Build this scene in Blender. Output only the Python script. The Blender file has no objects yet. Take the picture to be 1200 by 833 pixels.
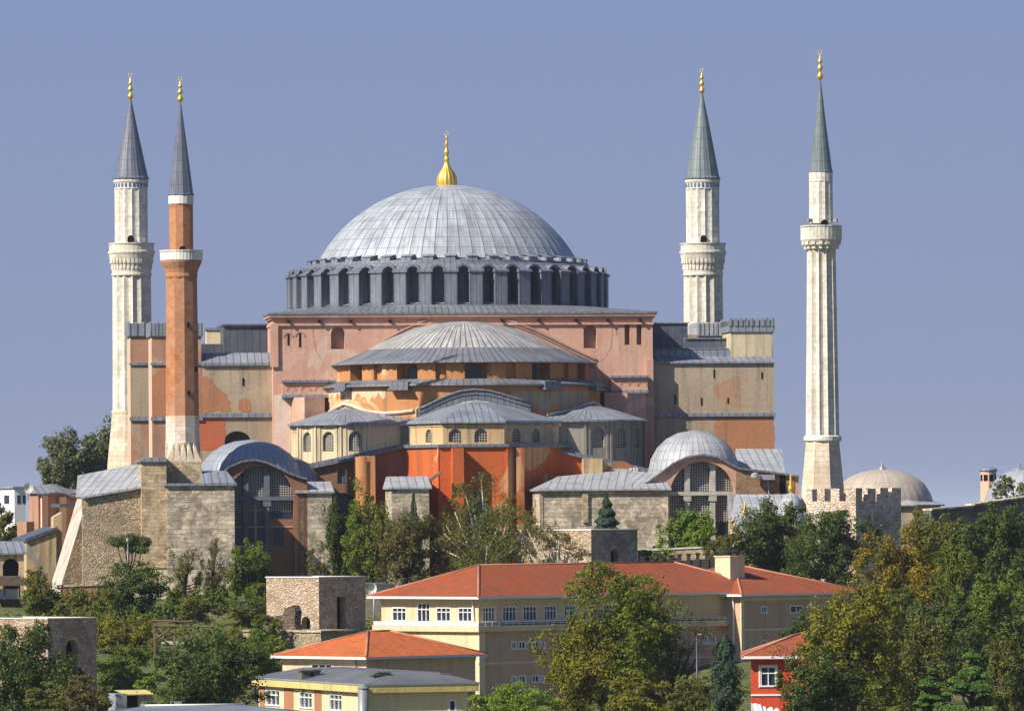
import bpy, math, random
import numpy as np
from mathutils import Vector, Matrix
random.seed(7)
R = math.radians
PI = math.pi
S = bpy.context.scene
COL = S.collection

# ------------------------------------------------------------------ camera
FPX, HZ, ROLL = 7600.0, 600.0, R(0.4)      # focal length and horizon row (photo is 1200 px wide)
cd = bpy.data.cameras.new('camera'); cam = bpy.data.objects.new('camera', cd); COL.objects.link(cam)
cd.sensor_fit = 'HORIZONTAL'; cd.sensor_width = 36; cd.lens = 36*FPX/1200
cd.shift_y = (HZ-416.5)/1200; cd.clip_start = 1; cd.clip_end = 60000
cam.location = (0, 0, 0); cam.rotation_euler = (R(90), ROLL, 0)
S.camera = cam

# ------------------------------------------------------------------ sky, sun, exposure
SUN_AZ, SUN_EL = 55.0, 39.0                # degrees left of the line of sight (behind the viewer), elevation
sdir = Vector((-math.sin(R(SUN_AZ))*math.cos(R(SUN_EL)), -math.cos(R(SUN_AZ))*math.cos(R(SUN_EL)), math.sin(R(SUN_EL))))
sl = bpy.data.lights.new('sun', 'SUN'); sl.energy = 5.0; sl.angle = R(0.5); sl.color = (1.0, 0.93, 0.80)
so = bpy.data.objects.new('sun', sl); COL.objects.link(so)
so.rotation_euler = (-sdir).to_track_quat('-Z', 'Y').to_euler()
W = bpy.data.worlds.new('World'); S.world = W; W.use_nodes = True
wn = W.node_tree; wn.nodes.clear()
sky = wn.nodes.new('ShaderNodeTexSky'); sky.sky_type = 'NISHITA'; sky.sun_disc = False
sky.sun_elevation = R(SUN_EL); sky.sun_rotation = math.atan2(sdir.x, sdir.y)
sky.air_density = 1.2; sky.dust_density = 1.0; sky.ozone_density = 3.0
geo = wn.nodes.new('ShaderNodeTexCoord'); sep = wn.nodes.new('ShaderNodeSeparateXYZ')
wn.links.new(geo.outputs['Generated'], sep.inputs[0])
rmp = wn.nodes.new('ShaderNodeValToRGB'); wn.links.new(sep.outputs[2], rmp.inputs[0])
e = rmp.color_ramp.elements
e[0].position = 0.0;  e[0].color = (3.9, 4.4, 6.4, 1)
e[1].position = 0.085; e[1].color = (3.1, 4.1, 6.9, 1)
mr = wn.nodes.new('ShaderNodeMapRange'); wn.links.new(sep.outputs[2], mr.inputs[0])
mr.inputs[1].default_value = 0.10; mr.inputs[2].default_value = 0.40
mx = wn.nodes.new('ShaderNodeMix'); mx.data_type = 'RGBA'
tint = wn.nodes.new('ShaderNodeMix'); tint.data_type = 'RGBA'; tint.blend_type = 'MULTIPLY'; tint.inputs[0].default_value = 1
wn.links.new(sky.outputs[0], tint.inputs[6]); tint.inputs[7].default_value = (0.80, 0.95, 1.30, 1)
wn.links.new(mr.outputs[0], mx.inputs[0]); wn.links.new(rmp.outputs[0], mx.inputs[6]); wn.links.new(tint.outputs[2], mx.inputs[7])
bg = wn.nodes.new('ShaderNodeBackground'); bg.inputs[1].default_value = 0.055
wo = wn.nodes.new('ShaderNodeOutputWorld')
wn.links.new(mx.outputs[2], bg.inputs[0]); wn.links.new(bg.outputs[0], wo.inputs[0])
S.view_settings.view_transform = 'Standard'; S.view_settings.look = 'None'
S.view_settings.gamma = 1; S.view_settings.exposure = 0.46
S.view_settings.use_curve_mapping = False

# ------------------------------------------------------------------ frames and builders
def unroll(px, py):
    dx, dy = px-600.0, HZ-py
    c, s = math.cos(ROLL), math.sin(ROLL)
    return (dx*c+dy*s)/FPX, (-dx*s+dy*c)/FPX
def pt(px, py, Y):
    a, b = unroll(px, py); return a*Y, b*Y
class Frame:
    """A thing's own upright axes: u to the right along its front, v into the depth, z up."""
    def __init__(s, px, Y, deg=0.0, py=600):
        s.X, _ = pt(px, py, Y); s.Y = Y; s.th = R(deg); s.c = math.cos(s.th); s.s = math.sin(s.th)
    def A(s, px, py, v=0.0):               # point seen at a pixel on the plane v
        a, b = unroll(px, py)
        u = (a*(s.Y+v*s.c)-s.X+v*s.s)/(s.c-a*s.s)
        return u, b*(s.Y+u*s.s+v*s.c)
    def B(s, px, py, u=0.0):               # ... on the plane u
        a, b = unroll(px, py)
        v = (s.X+u*s.c-a*(s.Y+u*s.s))/(s.s+a*s.c)
        return v, b*(s.Y+u*s.s+v*s.c)
    def z(s, px, py, v=0.0): return s.A(px, py, v)[1]
    def u(s, px, v=0.0, py=600): return s.A(px, py, v)[0]
    def world(s, u, v): return s.X+u*s.c-v*s.s, s.Y+u*s.s+v*s.c

class MB:
    """Collects faces, then links them as one mesh object."""
    def __init__(s): s.v = []; s.f = []; s.uv = []; s.m = []; s.sm = []; s.t = None
    def P(s, p):
        if s.t is None: return tuple(p)
        ox, oy, a = s.t; c, q = math.cos(a), math.sin(a)
        return (ox+p[0]*c-p[1]*q, oy+p[0]*q+p[1]*c, p[2])
    def face(s, pts, m=0, uv=None, smooth=False):
        b = len(s.v); s.v += [s.P(p) for p in pts]
        s.f.append(list(range(b, b+len(pts)))); s.m.append(m); s.sm.append(smooth); s.uv.append(uv)
    def box(s, u0, u1, v0, v1, z0, z1, m=0, bottom=True):
        if u1 < u0: u0, u1 = u1, u0
        if v1 < v0: v0, v1 = v1, v0
        if z1 < z0: z0, z1 = z1, z0
        a = [(u0,v0),(u1,v0),(u1,v1),(u0,v1)]
        for i in range(4):
            p, q = a[i], a[(i+1) % 4]
            s.face([(p[0],p[1],z0),(q[0],q[1],z0),(q[0],q[1],z1),(p[0],p[1],z1)], m)
        s.face([(x,y,z1) for x,y in a], m)
        if bottom: s.face([(x,y,z0) for x,y in reversed(a)], m)
    def plan(s, poly, z0, z1, m=0, mtop=None):     # plan polygon (counter-clockwise from above) raised from z0 to z1
        n = len(poly)
        for i in range(n):
            p, q = poly[i], poly[(i+1) % n]
            s.face([(p[0],p[1],z0),(q[0],q[1],z0),(q[0],q[1],z1),(p[0],p[1],z1)], m)
        s.face([(x,y,z1) for x,y in poly], m if mtop is None else mtop)
        s.face([(x,y,z0) for x,y in reversed(poly)], m)
    def elev(s, poly, v0, v1, m=0, mside=None):    # elevation polygon of (u, z) carried from v0 back to v1
        ar = sum(poly[i][0]*poly[(i+1) % len(poly)][1]-poly[(i+1) % len(poly)][0]*poly[i][1] for i in range(len(poly)))
        if ar < 0: poly = poly[::-1]
        n = len(poly)
        s.face([(u,v0,z) for u,z in poly], m); s.face([(u,v1,z) for u,z in reversed(poly)], m)
        for i in range(n):
            p, q = poly[i], poly[(i+1) % n]
            s.face([(q[0],v0,q[1]),(p[0],v0,p[1]),(p[0],v1,p[1]),(q[0],v1,q[1])], m if mside is None else mside)
    def rev(s, prof, cu, cv, a0=-180, a1=180, n=48, m=0, smooth=True, rref=None, rib=None):   # angle 0 looks along -v
        b = len(s.v); rref = rref or max(r for r, z in prof)
        L = [0.0]
        for i in range(1, len(prof)): L.append(L[-1]+math.hypot(prof[i][0]-prof[i-1][0], prof[i][1]-prof[i-1][1]))
        for i in range(n+1):
            a = R(a0+(a1-a0)*i/n)
            for r, z in prof:
                rr = r*(rib(i) if rib else 1)
                s.v.append(s.P((cu+rr*math.sin(a), cv-rr*math.cos(a), z)))
        k = len(prof)
        for i in range(n):
            ua, ub = R(a0+(a1-a0)*i/n)*rref, R(a0+(a1-a0)*(i+1)/n)*rref
            for j in range(k-1):
                s.f.append([b+i*k+j, b+(i+1)*k+j, b+(i+1)*k+j+1, b+i*k+j+1])
                s.uv.append([(ua,L[j]),(ub,L[j]),(ub,L[j+1]),(ua,L[j+1])]); s.m.append(m); s.sm.append(smooth)
    def tube(s, pts, r0, r1=None, n=6, m=0):
        r1 = r0 if r1 is None else r1; P = [Vector(p) for p in pts]; b = len(s.v); k = len(P)
        for i, p in enumerate(P):
            d = (P[min(i+1,k-1)]-P[max(i-1,0)]).normalized()
            x = d.cross(Vector((0,0,1)) if abs(d.z) < .9 else Vector((1,0,0))).normalized(); y = d.cross(x)
            r = r0+(r1-r0)*i/max(1,k-1)
            for j in range(n):
                q = p+(x*math.cos(2*PI*j/n)+y*math.sin(2*PI*j/n))*r; s.v.append(s.P(q))
        for i in range(k-1):
            for j in range(n):
                s.f.append([b+i*n+j, b+i*n+(j+1) % n, b+(i+1)*n+(j+1) % n, b+(i+1)*n+j]); s.m.append(m); s.sm.append(True); s.uv.append(None)
        s.f.append([b+j for j in range(n)][::-1]); s.m.append(m); s.sm.append(False); s.uv.append(None)
        s.f.append([b+(k-1)*n+j for j in range(n)]); s.m.append(m); s.sm.append(False); s.uv.append(None)
    def islands(s):
        par = list(range(len(s.f)))
        def fd(i):
            while par[i] != i: par[i] = par[par[i]]; i = par[i]
            return i
        seen = {}
        for i, f in enumerate(s.f):
            for k in f:
                key = tuple(round(c, 3) for c in s.v[k])
                if key in seen: par[fd(i)] = fd(seen[key])
                else: seen[key] = i
        gr = {}
        for i in range(len(s.f)): gr.setdefault(fd(i), []).append(i)
        G = []
        for fs in gr.values():
            P = [s.v[k] for i in fs for k in s.f[i]]
            G.append([fs, [min(p[j] for p in P)-.03 for j in range(3)], [max(p[j] for p in P)+.03 for j in range(3)]])
        ch_ = True
        while ch_:
            ch_ = False
            for a in range(len(G)):
                for b in range(a+1, len(G)):
                    if all(G[a][1][j] <= G[b][2][j] and G[b][1][j] <= G[a][2][j] for j in range(3)):
                        G[a] = [G[a][0]+G[b][0], [min(x,y) for x,y in zip(G[a][1],G[b][1])], [max(x,y) for x,y in zip(G[a][2],G[b][2])]]; del G[b]; ch_ = True; break
                if ch_: break
        return [g[0] for g in G]
    def build_split(s, name, mats, parent=None):
        out = []
        for fs in s.islands():
            b = MB()
            for i in sorted(fs):
                k = len(b.v); b.v += [s.v[j] for j in s.f[i]]; b.f.append(list(range(k, k+len(s.f[i])))); b.m.append(s.m[i]); b.sm.append(s.sm[i]); b.uv.append(s.uv[i])
            out.append(b.build(name, mats, parent))
        return out
    def build(s, name, mats, parent=None, z0=None, label=None):
        if not isinstance(mats, (list, tuple)): mats = [mats]
        if z0 is None:
            q = parent
            while q is not None and q.parent is not None: q = q.parent
            z0 = q.get('_z0', 0.0) if q is not None else 0.0
        me = bpy.data.meshes.new(name)
        me.from_pydata([(x,y,z-z0) for x,y,z in s.v], [], s.f)
        uvl = me.uv_layers.new(name='UVMap'); flat = []
        for f, uv in zip(s.f, s.uv):
            if uv is not None: flat += uv; continue
            p = [Vector(s.v[i]) for i in f]; nrm = Vector((0,0,0))
            for i in range(len(p)): nrm += p[i].cross(p[(i+1) % len(p)])
            nrm = nrm.normalized() if nrm.length > 1e-12 else Vector((0,0,1))
            t = Vector((0,0,1)).cross(nrm); t = t.normalized() if t.length > 1e-3 else Vector((1,0,0))
            q = nrm.cross(t); flat += [(a.dot(t), a.dot(q)) for a in p]
        uvl.data.foreach_set('uv', np.array(flat, dtype=np.float32).ravel())
        me.polygons.foreach_set('material_index', s.m); me.polygons.foreach_set('use_smooth', s.sm)
        for m in mats: me.materials.append(m)
        me.update()
        o = bpy.data.objects.new(name, me); COL.objects.link(o)
        if parent is not None: o.parent = parent
        if label: o['label'] = label
        return o
def thing(fr, name, label, cat, z0, group=None):
    o = bpy.data.objects.new(name, None); COL.objects.link(o); o.empty_display_size = 2
    o.location = (fr.X, fr.Y, z0); o.rotation_euler = (0, 0, fr.th); o['label'] = label; o['category'] = cat
    if group: o['group'] = group
    o['_z0'] = z0
    return o
def jag(pts, amp=.22, step=.5):
    out = []
    for i in range(len(pts)):
        p, q = pts[i], pts[(i+1) % len(pts)]; L = math.hypot(q[0]-p[0], q[1]-p[1]); n = max(1, int(L/step))
        for k in range(n):
            t = k/n; j = amp if 0 < k else amp*.4
            out.append((p[0]+(q[0]-p[0])*t+random.uniform(-j,j), p[1]+(q[1]-p[1])*t+random.uniform(-j,j)))
    return out
class WinSet:
    """One mesh per window: pane and grille together."""
    def __init__(s): s.items = []
    def build(s, name, mats, parent): return [b.build(name, mats, parent) for b in s.items]
def wall(mb, u0, u1, z0, z1, v, ops=(), d=0.4, glass=None, lat=None, step=0.45, m=0, mrev=None, seg=10, bar=0.035, back=0.0):
    """Front wall facing -v with real openings: ops = (centre u, width, sill z, head z, arched)."""
    top = z1 if callable(z1) else (lambda u: z1)
    def solid(a, b):
        n = max(1, int(math.ceil((b-a)/0.6))) if callable(z1) else 1
        for i in range(n):
            p, q = a+(b-a)*i/n, a+(b-a)*(i+1)/n
            mb.face([(p,v,z0),(q,v,z0),(q,v,top(q)),(p,v,top(p))], m)
    cur = u0; mr_ = m if mrev is None else mrev
    for (uc, w, zs, zt, arch) in sorted(ops):
        a, b = uc-w/2, uc+w/2
        if a > cur+1e-6: solid(cur, a)
        if zs > z0+1e-6: mb.face([(a,v,z0),(b,v,z0),(b,v,zs),(a,v,zs)], m)
        if arch:
            r = min(w/2, (zt-zs)*0.8); sp = zt-r
            arc = [(uc-w/2*math.cos(PI*i/seg), sp+r*math.sin(PI*i/seg)) for i in range(seg+1)]
        else: arc = [(a,zt),(b,zt)]
        for p, q in zip(arc, arc[1:]): mb.face([(p[0],v,p[1]),(q[0],v,q[1]),(q[0],v,top(q[0])),(p[0],v,top(p[0]))], m)
        out = [(a,zs)]+arc+[(b,zs)]
        out = [p for i, p in enumerate(out) if i == 0 or math.hypot(p[0]-out[i-1][0], p[1]-out[i-1][1]) > 1e-6]
        for p, q in zip(out, out[1:]+out[:1]): mb.face([(p[0],v,p[1]),(p[0],v+d,p[1]),(q[0],v+d,q[1]),(q[0],v,q[1])], mr_)
        if glass is not None:
            wb = MB(); wb.t = mb.t; glass.items.append(wb)
            wb.face([(p[0],v+d-0.004,p[1]) for p in reversed(out)])
        if lat:
            n = max(2, int(round(w/step)))
            for i in range(1, n):
                x = a+w*i/n; h = zt
                if arch: h = sp+r*math.sqrt(max(0.0, 1-((x-uc)/(w/2))**2))
                wb.box(x-bar, x+bar, v+d-0.09, v+d-0.03, zs, h, 1)
            k = max(2, int(round((zt-zs)/step)))
            for i in range(1, k):
                zz = zs+(zt-zs)*i/k; x = w/2
                if arch and zz > sp: x = w/2*math.sqrt(max(0.0, 1-((zz-sp)/r)**2))
                wb.box(uc-x, uc+x, v+d-0.085, v+d-0.035, zz-bar, zz+bar, 1)
        cur = b
    if u1 > cur+1e-6: solid(cur, u1)

# ------------------------------------------------------------------ materials
class Mt:
    def __init__(s, name, rough=0.85, spec=0.25, metal=0.0):
        s.m = bpy.data.materials.new(name); s.m.use_nodes = True; s.nt = s.m.node_tree
        s.b = s.nt.nodes['Principled BSDF']; s.b.inputs['Roughness'].default_value = rough
        s.b.inputs['Specular IOR Level'].default_value = spec; s.b.inputs['Metallic'].default_value = metal
        s.tc = s.nt.nodes.new('ShaderNodeTexCoord')
    def link(s, a, b): s.nt.links.new(a, b)
    def val(s, sock, v):
        if hasattr(v, 'node'): s.link(v, sock)
        elif isinstance(v, tuple): sock.default_value = v if len(v) == len(sock.default_value) else tuple(v)+(1,)
        else: sock.default_value = v
    def map(s, coord='Object', sc=(1,1,1)):
        n = s.nt.nodes.new('ShaderNodeMapping'); s.link(s.tc.outputs[coord], n.inputs[0]); n.inputs['Scale'].default_value = sc; return n.outputs[0]
    def noise(s, scale, detail=4, coord='Object', sc=(1,1,1), rough=0.55, dist=0.0):
        n = s.nt.nodes.new('ShaderNodeTexNoise'); s.link(s.map(coord, sc), n.inputs['Vector'])
        n.inputs['Scale'].default_value = scale; n.inputs['Detail'].default_value = detail; n.inputs['Roughness'].default_value = rough
        n.inputs['Distortion'].default_value = dist; return n.outputs[0]
    def ramp(s, fac, stops, interp='LINEAR'):
        n = s.nt.nodes.new('ShaderNodeValToRGB'); s.link(fac, n.inputs[0]); el = n.color_ramp.elements; n.color_ramp.interpolation = interp
        while len(el) < len(stops): el.new(0.5)
        for q, (p, c) in zip(el, stops):
            q.position = p; q.color = (c, c, c, 1) if not isinstance(c, tuple) else tuple(c)+(1,)
        return n.outputs[0]
    def mix(s, fac, a, b, mode='MIX'):
        n = s.nt.nodes.new('ShaderNodeMix'); n.data_type = 'RGBA'; n.blend_type = mode
        s.val(n.inputs[0], fac); s.val(n.inputs[6], a); s.val(n.inputs[7], b); return n.outputs[2]
    def math(s, op, a, b=0.0, c=0.0):
        n = s.nt.nodes.new('ShaderNodeMath'); n.operation = op
        s.val(n.inputs[0], a); s.val(n.inputs[1], b); s.val(n.inputs[2], c); return n.outputs[0]
    def uv(s):
        n = s.nt.nodes.new('ShaderNodeSeparateXYZ'); s.link(s.tc.outputs['UV'], n.inputs[0]); return n.outputs[0], n.outputs[1]
    def line(s, x, period, width):           # 1 on thin lines every period
        f = s.math('FRACT', s.math('DIVIDE', x, period)); d = s.math('ABSOLUTE', s.math('SUBTRACT', f, 0.5))
        return s.math('GREATER_THAN', d, 0.5-width/period/2)
    def col(s, c): s.val(s.b.inputs['Base Color'], c)
    def bump(s, h, dist=0.05, st=0.6):
        n = s.nt.nodes.new('ShaderNodeBump'); n.inputs['Strength'].default_value = st; n.inputs['Distance'].default_value = dist
        s.link(h, n.inputs['Height']); s.link(n.outputs[0], s.b.inputs['Normal'])
def mul(c, k): return tuple(x*k for x in c)
def plaster(name, c1, c2, c3=None, p3=0.62, streak=0.5, grime=(.16,.13,.12)):
    M = Mt(name, 0.9, 0.12)
    c = M.mix(M.ramp(M.noise(0.16, 5, dist=.6), [(.35,0.0),(.65,1.0)]), c1, c2)
    if c3: c = M.mix(M.ramp(M.noise(0.10, 6, sc=(1,1,1.3), dist=1.2), [(p3,0.0),(p3+.035,1.0)]), c, c3)
    c = M.mix(M.math('MULTIPLY', M.ramp(M.noise(1.0, 4, sc=(1.3,1.3,.09)), [(.5,0.0),(.78,1.0)]), streak), c, grime)
    c = M.mix(M.ramp(M.noise(2.6, 5), [(.3,.22),(.7,0.0)]), c, mul(c1, .45))
    M.col(c); M.bump(M.noise(3.0, 5), 0.08, 0.5); return M.m
def ashlar(name, c1, c2, mortar, dirt, bw=1.15, bh=0.5, dp=.55, mott=1.0):
    M = Mt(name, 0.92, 0.12)
    n = M.nt.nodes.new('ShaderNodeTexBrick')
    nz = M.nt.nodes.new('ShaderNodeTexNoise'); M.link(M.map('UV', (.9,.5,1)), nz.inputs['Vector']); nz.inputs['Scale'].default_value = 1.2; nz.inputs['Detail'].default_value = 3
    va = M.nt.nodes.new('ShaderNodeVectorMath'); va.operation = 'SCALE'; M.link(nz.outputs['Color'], va.inputs[0]); va.inputs['Scale'].default_value = .35*bh/.5
    vb = M.nt.nodes.new('ShaderNodeVectorMath'); vb.operation = 'ADD'; M.link(M.map('UV', (1,1,1)), vb.inputs[0]); M.link(va.outputs[0], vb.inputs[1]); M.link(vb.outputs[0], n.inputs['Vector'])
    n.inputs['Scale'].default_value = 1; n.inputs['Brick Width'].default_value = bw; n.inputs['Row Height'].default_value = bh
    n.inputs['Mortar Size'].default_value = 0.03; n.inputs['Mortar Smooth'].default_value = 0.6; n.inputs['Bias'].default_value = -0.1
    M.val(n.inputs['Color1'], c1); M.val(n.inputs['Color2'], c2); M.val(n.inputs['Mortar'], mortar)
    c = M.mix(M.math('MULTIPLY', M.ramp(M.noise(0.7, 6, dist=.8), [(.42,0.0),(.62,1.0)]), mott), n.outputs[0], mul(c2, .55))
    c = M.mix(M.math('MULTIPLY', M.ramp(M.noise(0.22, 6, sc=(1,1,.7), dist=1.0), [(.45,0.0),(.66,1.0)]), dp), c, dirt)
    c = M.mix(M.math('MULTIPLY', M.ramp(M.noise(1.6, 4, sc=(1,1,2.6)), [(.58,0.0),(.66,1.0)]), .6*mott), c, mul(c1, 1.25))
    M.col(c); M.bump(M.math('ADD', M.math('MULTIPLY', n.outputs[1], -1.0), M.noise(2.5, 6)), 0.08, 0.25+.4*mott); return M.m
def rubble(name, cs, mortar, scale=2.1, dirt=(.12,.10,.08)):
    M = Mt(name, 0.95, 0.1)
    v = M.nt.nodes.new('ShaderNodeTexVoronoi'); M.link(M.map('UV', (1,1.6,1)), v.inputs['Vector']); v.inputs['Scale'].default_value = scale
    v2 = M.nt.nodes.new('ShaderNodeTexVoronoi'); v2.feature = 'DISTANCE_TO_EDGE'; M.link(M.map('UV', (1,1.6,1)), v2.inputs['Vector']); v2.inputs['Scale'].default_value = scale
    sp = M.nt.nodes.new('ShaderNodeSeparateColor'); M.link(v.outputs['Color'], sp.inputs[0])
    c = M.ramp(sp.outputs[0], [(i/(len(cs)-1), q) for i, q in enumerate(cs)])
    ed = M.ramp(v2.outputs['Distance'], [(.02,1.0),(.12,0.0)])
    c = M.mix(M.math('MULTIPLY', ed, .55), c, mortar)
    c = M.mix(M.math('MULTIPLY', M.ramp(M.noise(.3, 6, dist=1), [(.48,0.0),(.66,1.0)]), .6), c, dirt)
    M.col(c); M.bump(M.math('ADD', M.ramp(v2.outputs['Distance'], [(0.0,0.0),(.15,1.0)]), M.noise(5, 4)), 0.15, 0.8); return M.m
def lead(name, c1, c2, sx=0.62, sy=1.9, dark=.45, rough=.5, streak=.6, spec=.5, grime=.5):
    M = Mt(name, rough, spec, 0.0)
    x, y = M.uv()
    c = M.mix(M.ramp(M.noise(1.0, 5, 'UV', (1.5,.22,1), dist=.4), [(.3,0.0),(.7,1.0)]), c1, c2)
    c = M.mix(M.math('MULTIPLY', M.ramp(M.noise(.35, 5, dist=.8), [(.45,0.0),(.7,1.0)]), streak), c, mul(c2, .55))
    c = M.mix(M.math('MULTIPLY', M.ramp(M.noise(2.0, 3, 'UV', (2.2,.12,1)), [(.58-.06*(grime > .6),0.0),(.70,1.0)]), grime), c, (.16,.145,.13))
    l = M.line(x, sx, 0.13) if sx else None
    h = M.noise(1.5, 4)
    if l is not None:
        c = M.mix(M.math('MULTIPLY', l, dark), c, mul(c2, .25)); h = M.math('ADD', h, M.math('MULTIPLY', l, 1.2))
    if sy:
        k = M.line(y, sy, 0.10); c = M.mix(M.math('MULTIPLY', k, dark*.7), c, mul(c2, .3))
    M.col(c); M.bump(h, 0.06, 0.6)
    M.val(M.b.inputs['Roughness'], M.ramp(M.noise(.8, 4), [(.3,rough-.12),(.7,rough+.15)])); return M.m
def tiles(name, c1, c2, c3):
    M = Mt(name, 0.85, 0.15); x, y = M.uv()
    n = M.nt.nodes.new('ShaderNodeTexBrick'); M.link(M.map('UV', (1,1,1)), n.inputs['Vector'])
    n.inputs['Scale'].default_value = 1; n.inputs['Brick Width'].default_value = .34; n.inputs['Row Height'].default_value = .40; n.offset = 0.5
    n.inputs['Mortar Size'].default_value = 0.03; n.inputs['Bias'].default_value = 0.0
    M.val(n.inputs['Color1'], c1); M.val(n.inputs['Color2'], c2); M.val(n.inputs['Mortar'], mul(c1, .5))
    c = M.mix(M.ramp(M.noise(.22, 7, dist=1, rough=.7), [(.40,0.0),(.66,1.0)]), n.outputs[0], c3)
    c = M.mix(M.math('MULTIPLY', M.ramp(M.noise(1.1, 6, rough=.75), [(.50,0.0),(.62,1.0)]), .45), c, (.13,.075,.045))
    c = M.mix(M.math('MULTIPLY', M.ramp(M.noise(1.0, 4, 'UV', (1.2,.16,1)), [(.52,0.0),(.72,1.0)]), .5), c, mul(c3, .55))
    c = M.mix(M.math('MULTIPLY', M.ramp(M.noise(3.5, 3), [(.62,0.0),(.70,1.0)]), .5), c, mul(c1, 1.35))
    M.col(c); M.bump(M.math('ADD', M.noise(2.0, 5), M.math('MULTIPLY', n.outputs[1], -.6)), .08, .7); return M.m
def simple(name, c, rough=.8, spec=.2, metal=0.0, var=.35, sc=.8):
    M = Mt(name, rough, spec, metal)
    M.col(M.mix(M.ramp(M.noise(sc, 5), [(.3,0.0),(.7,1.0)]), c, mul(c, 1-var))); return M.m
def leafmat(name, cols, tr=.28, yellow=None):
    M = Mt(name, 0.75, 0.18)
    g = M.nt.nodes.new('ShaderNodeNewGeometry')
    a = M.math('ADD', M.math('MULTIPLY', g.outputs['Random Per Island'], .45), M.math('MULTIPLY', M.noise(.45, 3), .75))
    k = len(cols); c = M.ramp(a, [(.22+.66*i/(k-1), q) for i, q in enumerate(cols)])
    M.col(c)
    t = M.nt.nodes.new('ShaderNodeBsdfTranslucent'); M.link(c, t.inputs[0])
    mxn = M.nt.nodes.new('ShaderNodeMixShader'); mxn.inputs[0].default_value = tr
    M.link(M.b.outputs[0], mxn.inputs[1]); M.link(t.outputs[0], mxn.inputs[2])
    M.link(mxn.outputs[0], M.nt.nodes['Material Output'].inputs[0]); return M.m

PINK = plaster('pink_plaster', (.64,.385,.285), (.57,.31,.215), (.66,.46,.36), .60, .5, (.24,.16,.13))
PINK2 = plaster('faded_pink_plaster', (.66,.43,.33), (.60,.36,.26), None, .6, .6)
CREAMP = plaster('cream_plaster', (.74,.60,.40), (.66,.50,.30), (.58,.30,.13), .62, .5)
WHITEW = plaster('pale_plaster', (.80,.68,.58), (.70,.52,.42), None, .6, .3)
ORANGE = plaster('orange_plaster', (.60,.26,.095), (.50,.23,.095), (.64,.47,.27), .565, .85, (.19,.14,.10))
OCHRE = plaster('ochre_plaster', (.66,.55,.36), (.52,.44,.30), (.48,.30,.16), .66, 1.0, (.12,.105,.09))
OCHRE2 = plaster('warm_ochre_plaster', (.62,.48,.28), (.58,.38,.19), (.36,.32,.26), .52, 1.0, (.15,.13,.11))
RED = plaster('red_plaster', (.58,.130,.036), (.43,.115,.040), (.62,.34,.17), .545, .9, (.15,.09,.06))
STREAK = plaster('streaked_shade_plaster', (.36,.32,.26), (.28,.25,.21), (.42,.34,.24), .64, 1.0, (.07,.065,.06))  # own streaks, plus the right exedra's shade put into a darker base
RUST = plaster('rust_plaster', (.33,.15,.075), (.24,.12,.065), (.28,.19,.12), .60, .8)
GREYP = plaster('grey_weathered_plaster', (.47,.375,.265), (.36,.285,.20), (.46,.26,.15), .62, .85, (.15,.12,.10))
ORP = plaster('brick_red_plaster', (.48,.21,.105), (.40,.19,.10), (.46,.31,.20), .64, .8)
FINP = plaster('fin_plaster', (.47,.25,.165), (.38,.21,.14), (.42,.31,.22), .58, .8)
FINL = plaster('pale_and_sunlit_plaster', (.76,.54,.41), (.70,.46,.32), None, .6, .5)
REDP = plaster('bright_red_plaster', (.56,.14,.058), (.46,.15,.07), (.52,.26,.14), .66, .6)
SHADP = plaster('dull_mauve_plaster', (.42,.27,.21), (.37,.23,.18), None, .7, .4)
STONE = ashlar('pale_ashlar', (.72,.61,.46), (.48,.39,.285), (.38,.31,.23), (.20,.18,.155), dp=.65)
STONE2 = ashlar('warm_ashlar', (.64,.50,.32), (.52,.39,.24), (.40,.31,.20), (.28,.21,.14), .9, .42, .5)
RUBB = rubble('brown_rubble', [(.48,.37,.23),(.37,.275,.175),(.58,.48,.34),(.28,.21,.145)], (.42,.34,.235), 2.7, (.20,.17,.13))
RUBB2 = rubble('ruin_rubble', [(.60,.46,.33),(.48,.34,.24),(.66,.54,.40),(.36,.22,.15)], (.56,.44,.32), 2.3, (.30,.20,.14))
RUBB3 = rubble('white_tower_rubble', [(.80,.66,.53),(.70,.53,.41),(.82,.72,.60),(.44,.30,.23)], (.72,.58,.46), 2.2, (.36,.25,.16))
RAKE = plaster('raking_plaster', (.60,.53,.46), (.50,.42,.36), (.46,.38,.30), .6, .6)
MARB = ashlar('minaret_stone', (.80,.76,.67), (.70,.65,.55), (.58,.52,.42), (.46,.39,.30), .8, .62, .55, .5)
MARB2 = ashlar('minaret_base_stone', (.76,.65,.50), (.66,.53,.38), (.54,.44,.32), (.50,.37,.26), 1.0, .62, .5, .5)
BRICK = ashlar('minaret_brick', (.54,.235,.105), (.45,.185,.085), (.45,.23,.13), (.50,.31,.21), .55, .22, .5, .5)
WBRICK = ashlar('limewashed_brick', (.76,.67,.60), (.70,.54,.43), (.62,.46,.36), (.58,.31,.18), 1.6, .5, .55, .4)
BROWNB = ashlar('brown_brick', (.40,.23,.13), (.33,.19,.105), (.28,.19,.12), (.28,.20,.13), .6, .25, .5)
WSTONE = simple('white_stone', (.80,.76,.68), .8, .2, 0, .2)
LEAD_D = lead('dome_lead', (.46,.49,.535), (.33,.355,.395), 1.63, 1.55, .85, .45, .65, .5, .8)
LEAD_S = lead('semidome_lead', (.58,.56,.53), (.27,.265,.27), .62, 0, .85, .5, .55, .5, .75)
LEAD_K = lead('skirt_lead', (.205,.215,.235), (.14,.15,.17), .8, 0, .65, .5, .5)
LEAD = lead('roof_lead', (.275,.30,.345), (.19,.21,.25), .85, 0, .65, .48, .5)
LEAD_M = lead('side_dome_lead', (.34,.37,.42), (.25,.275,.32), .95, 1.2, .5, .45, .4)
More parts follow.
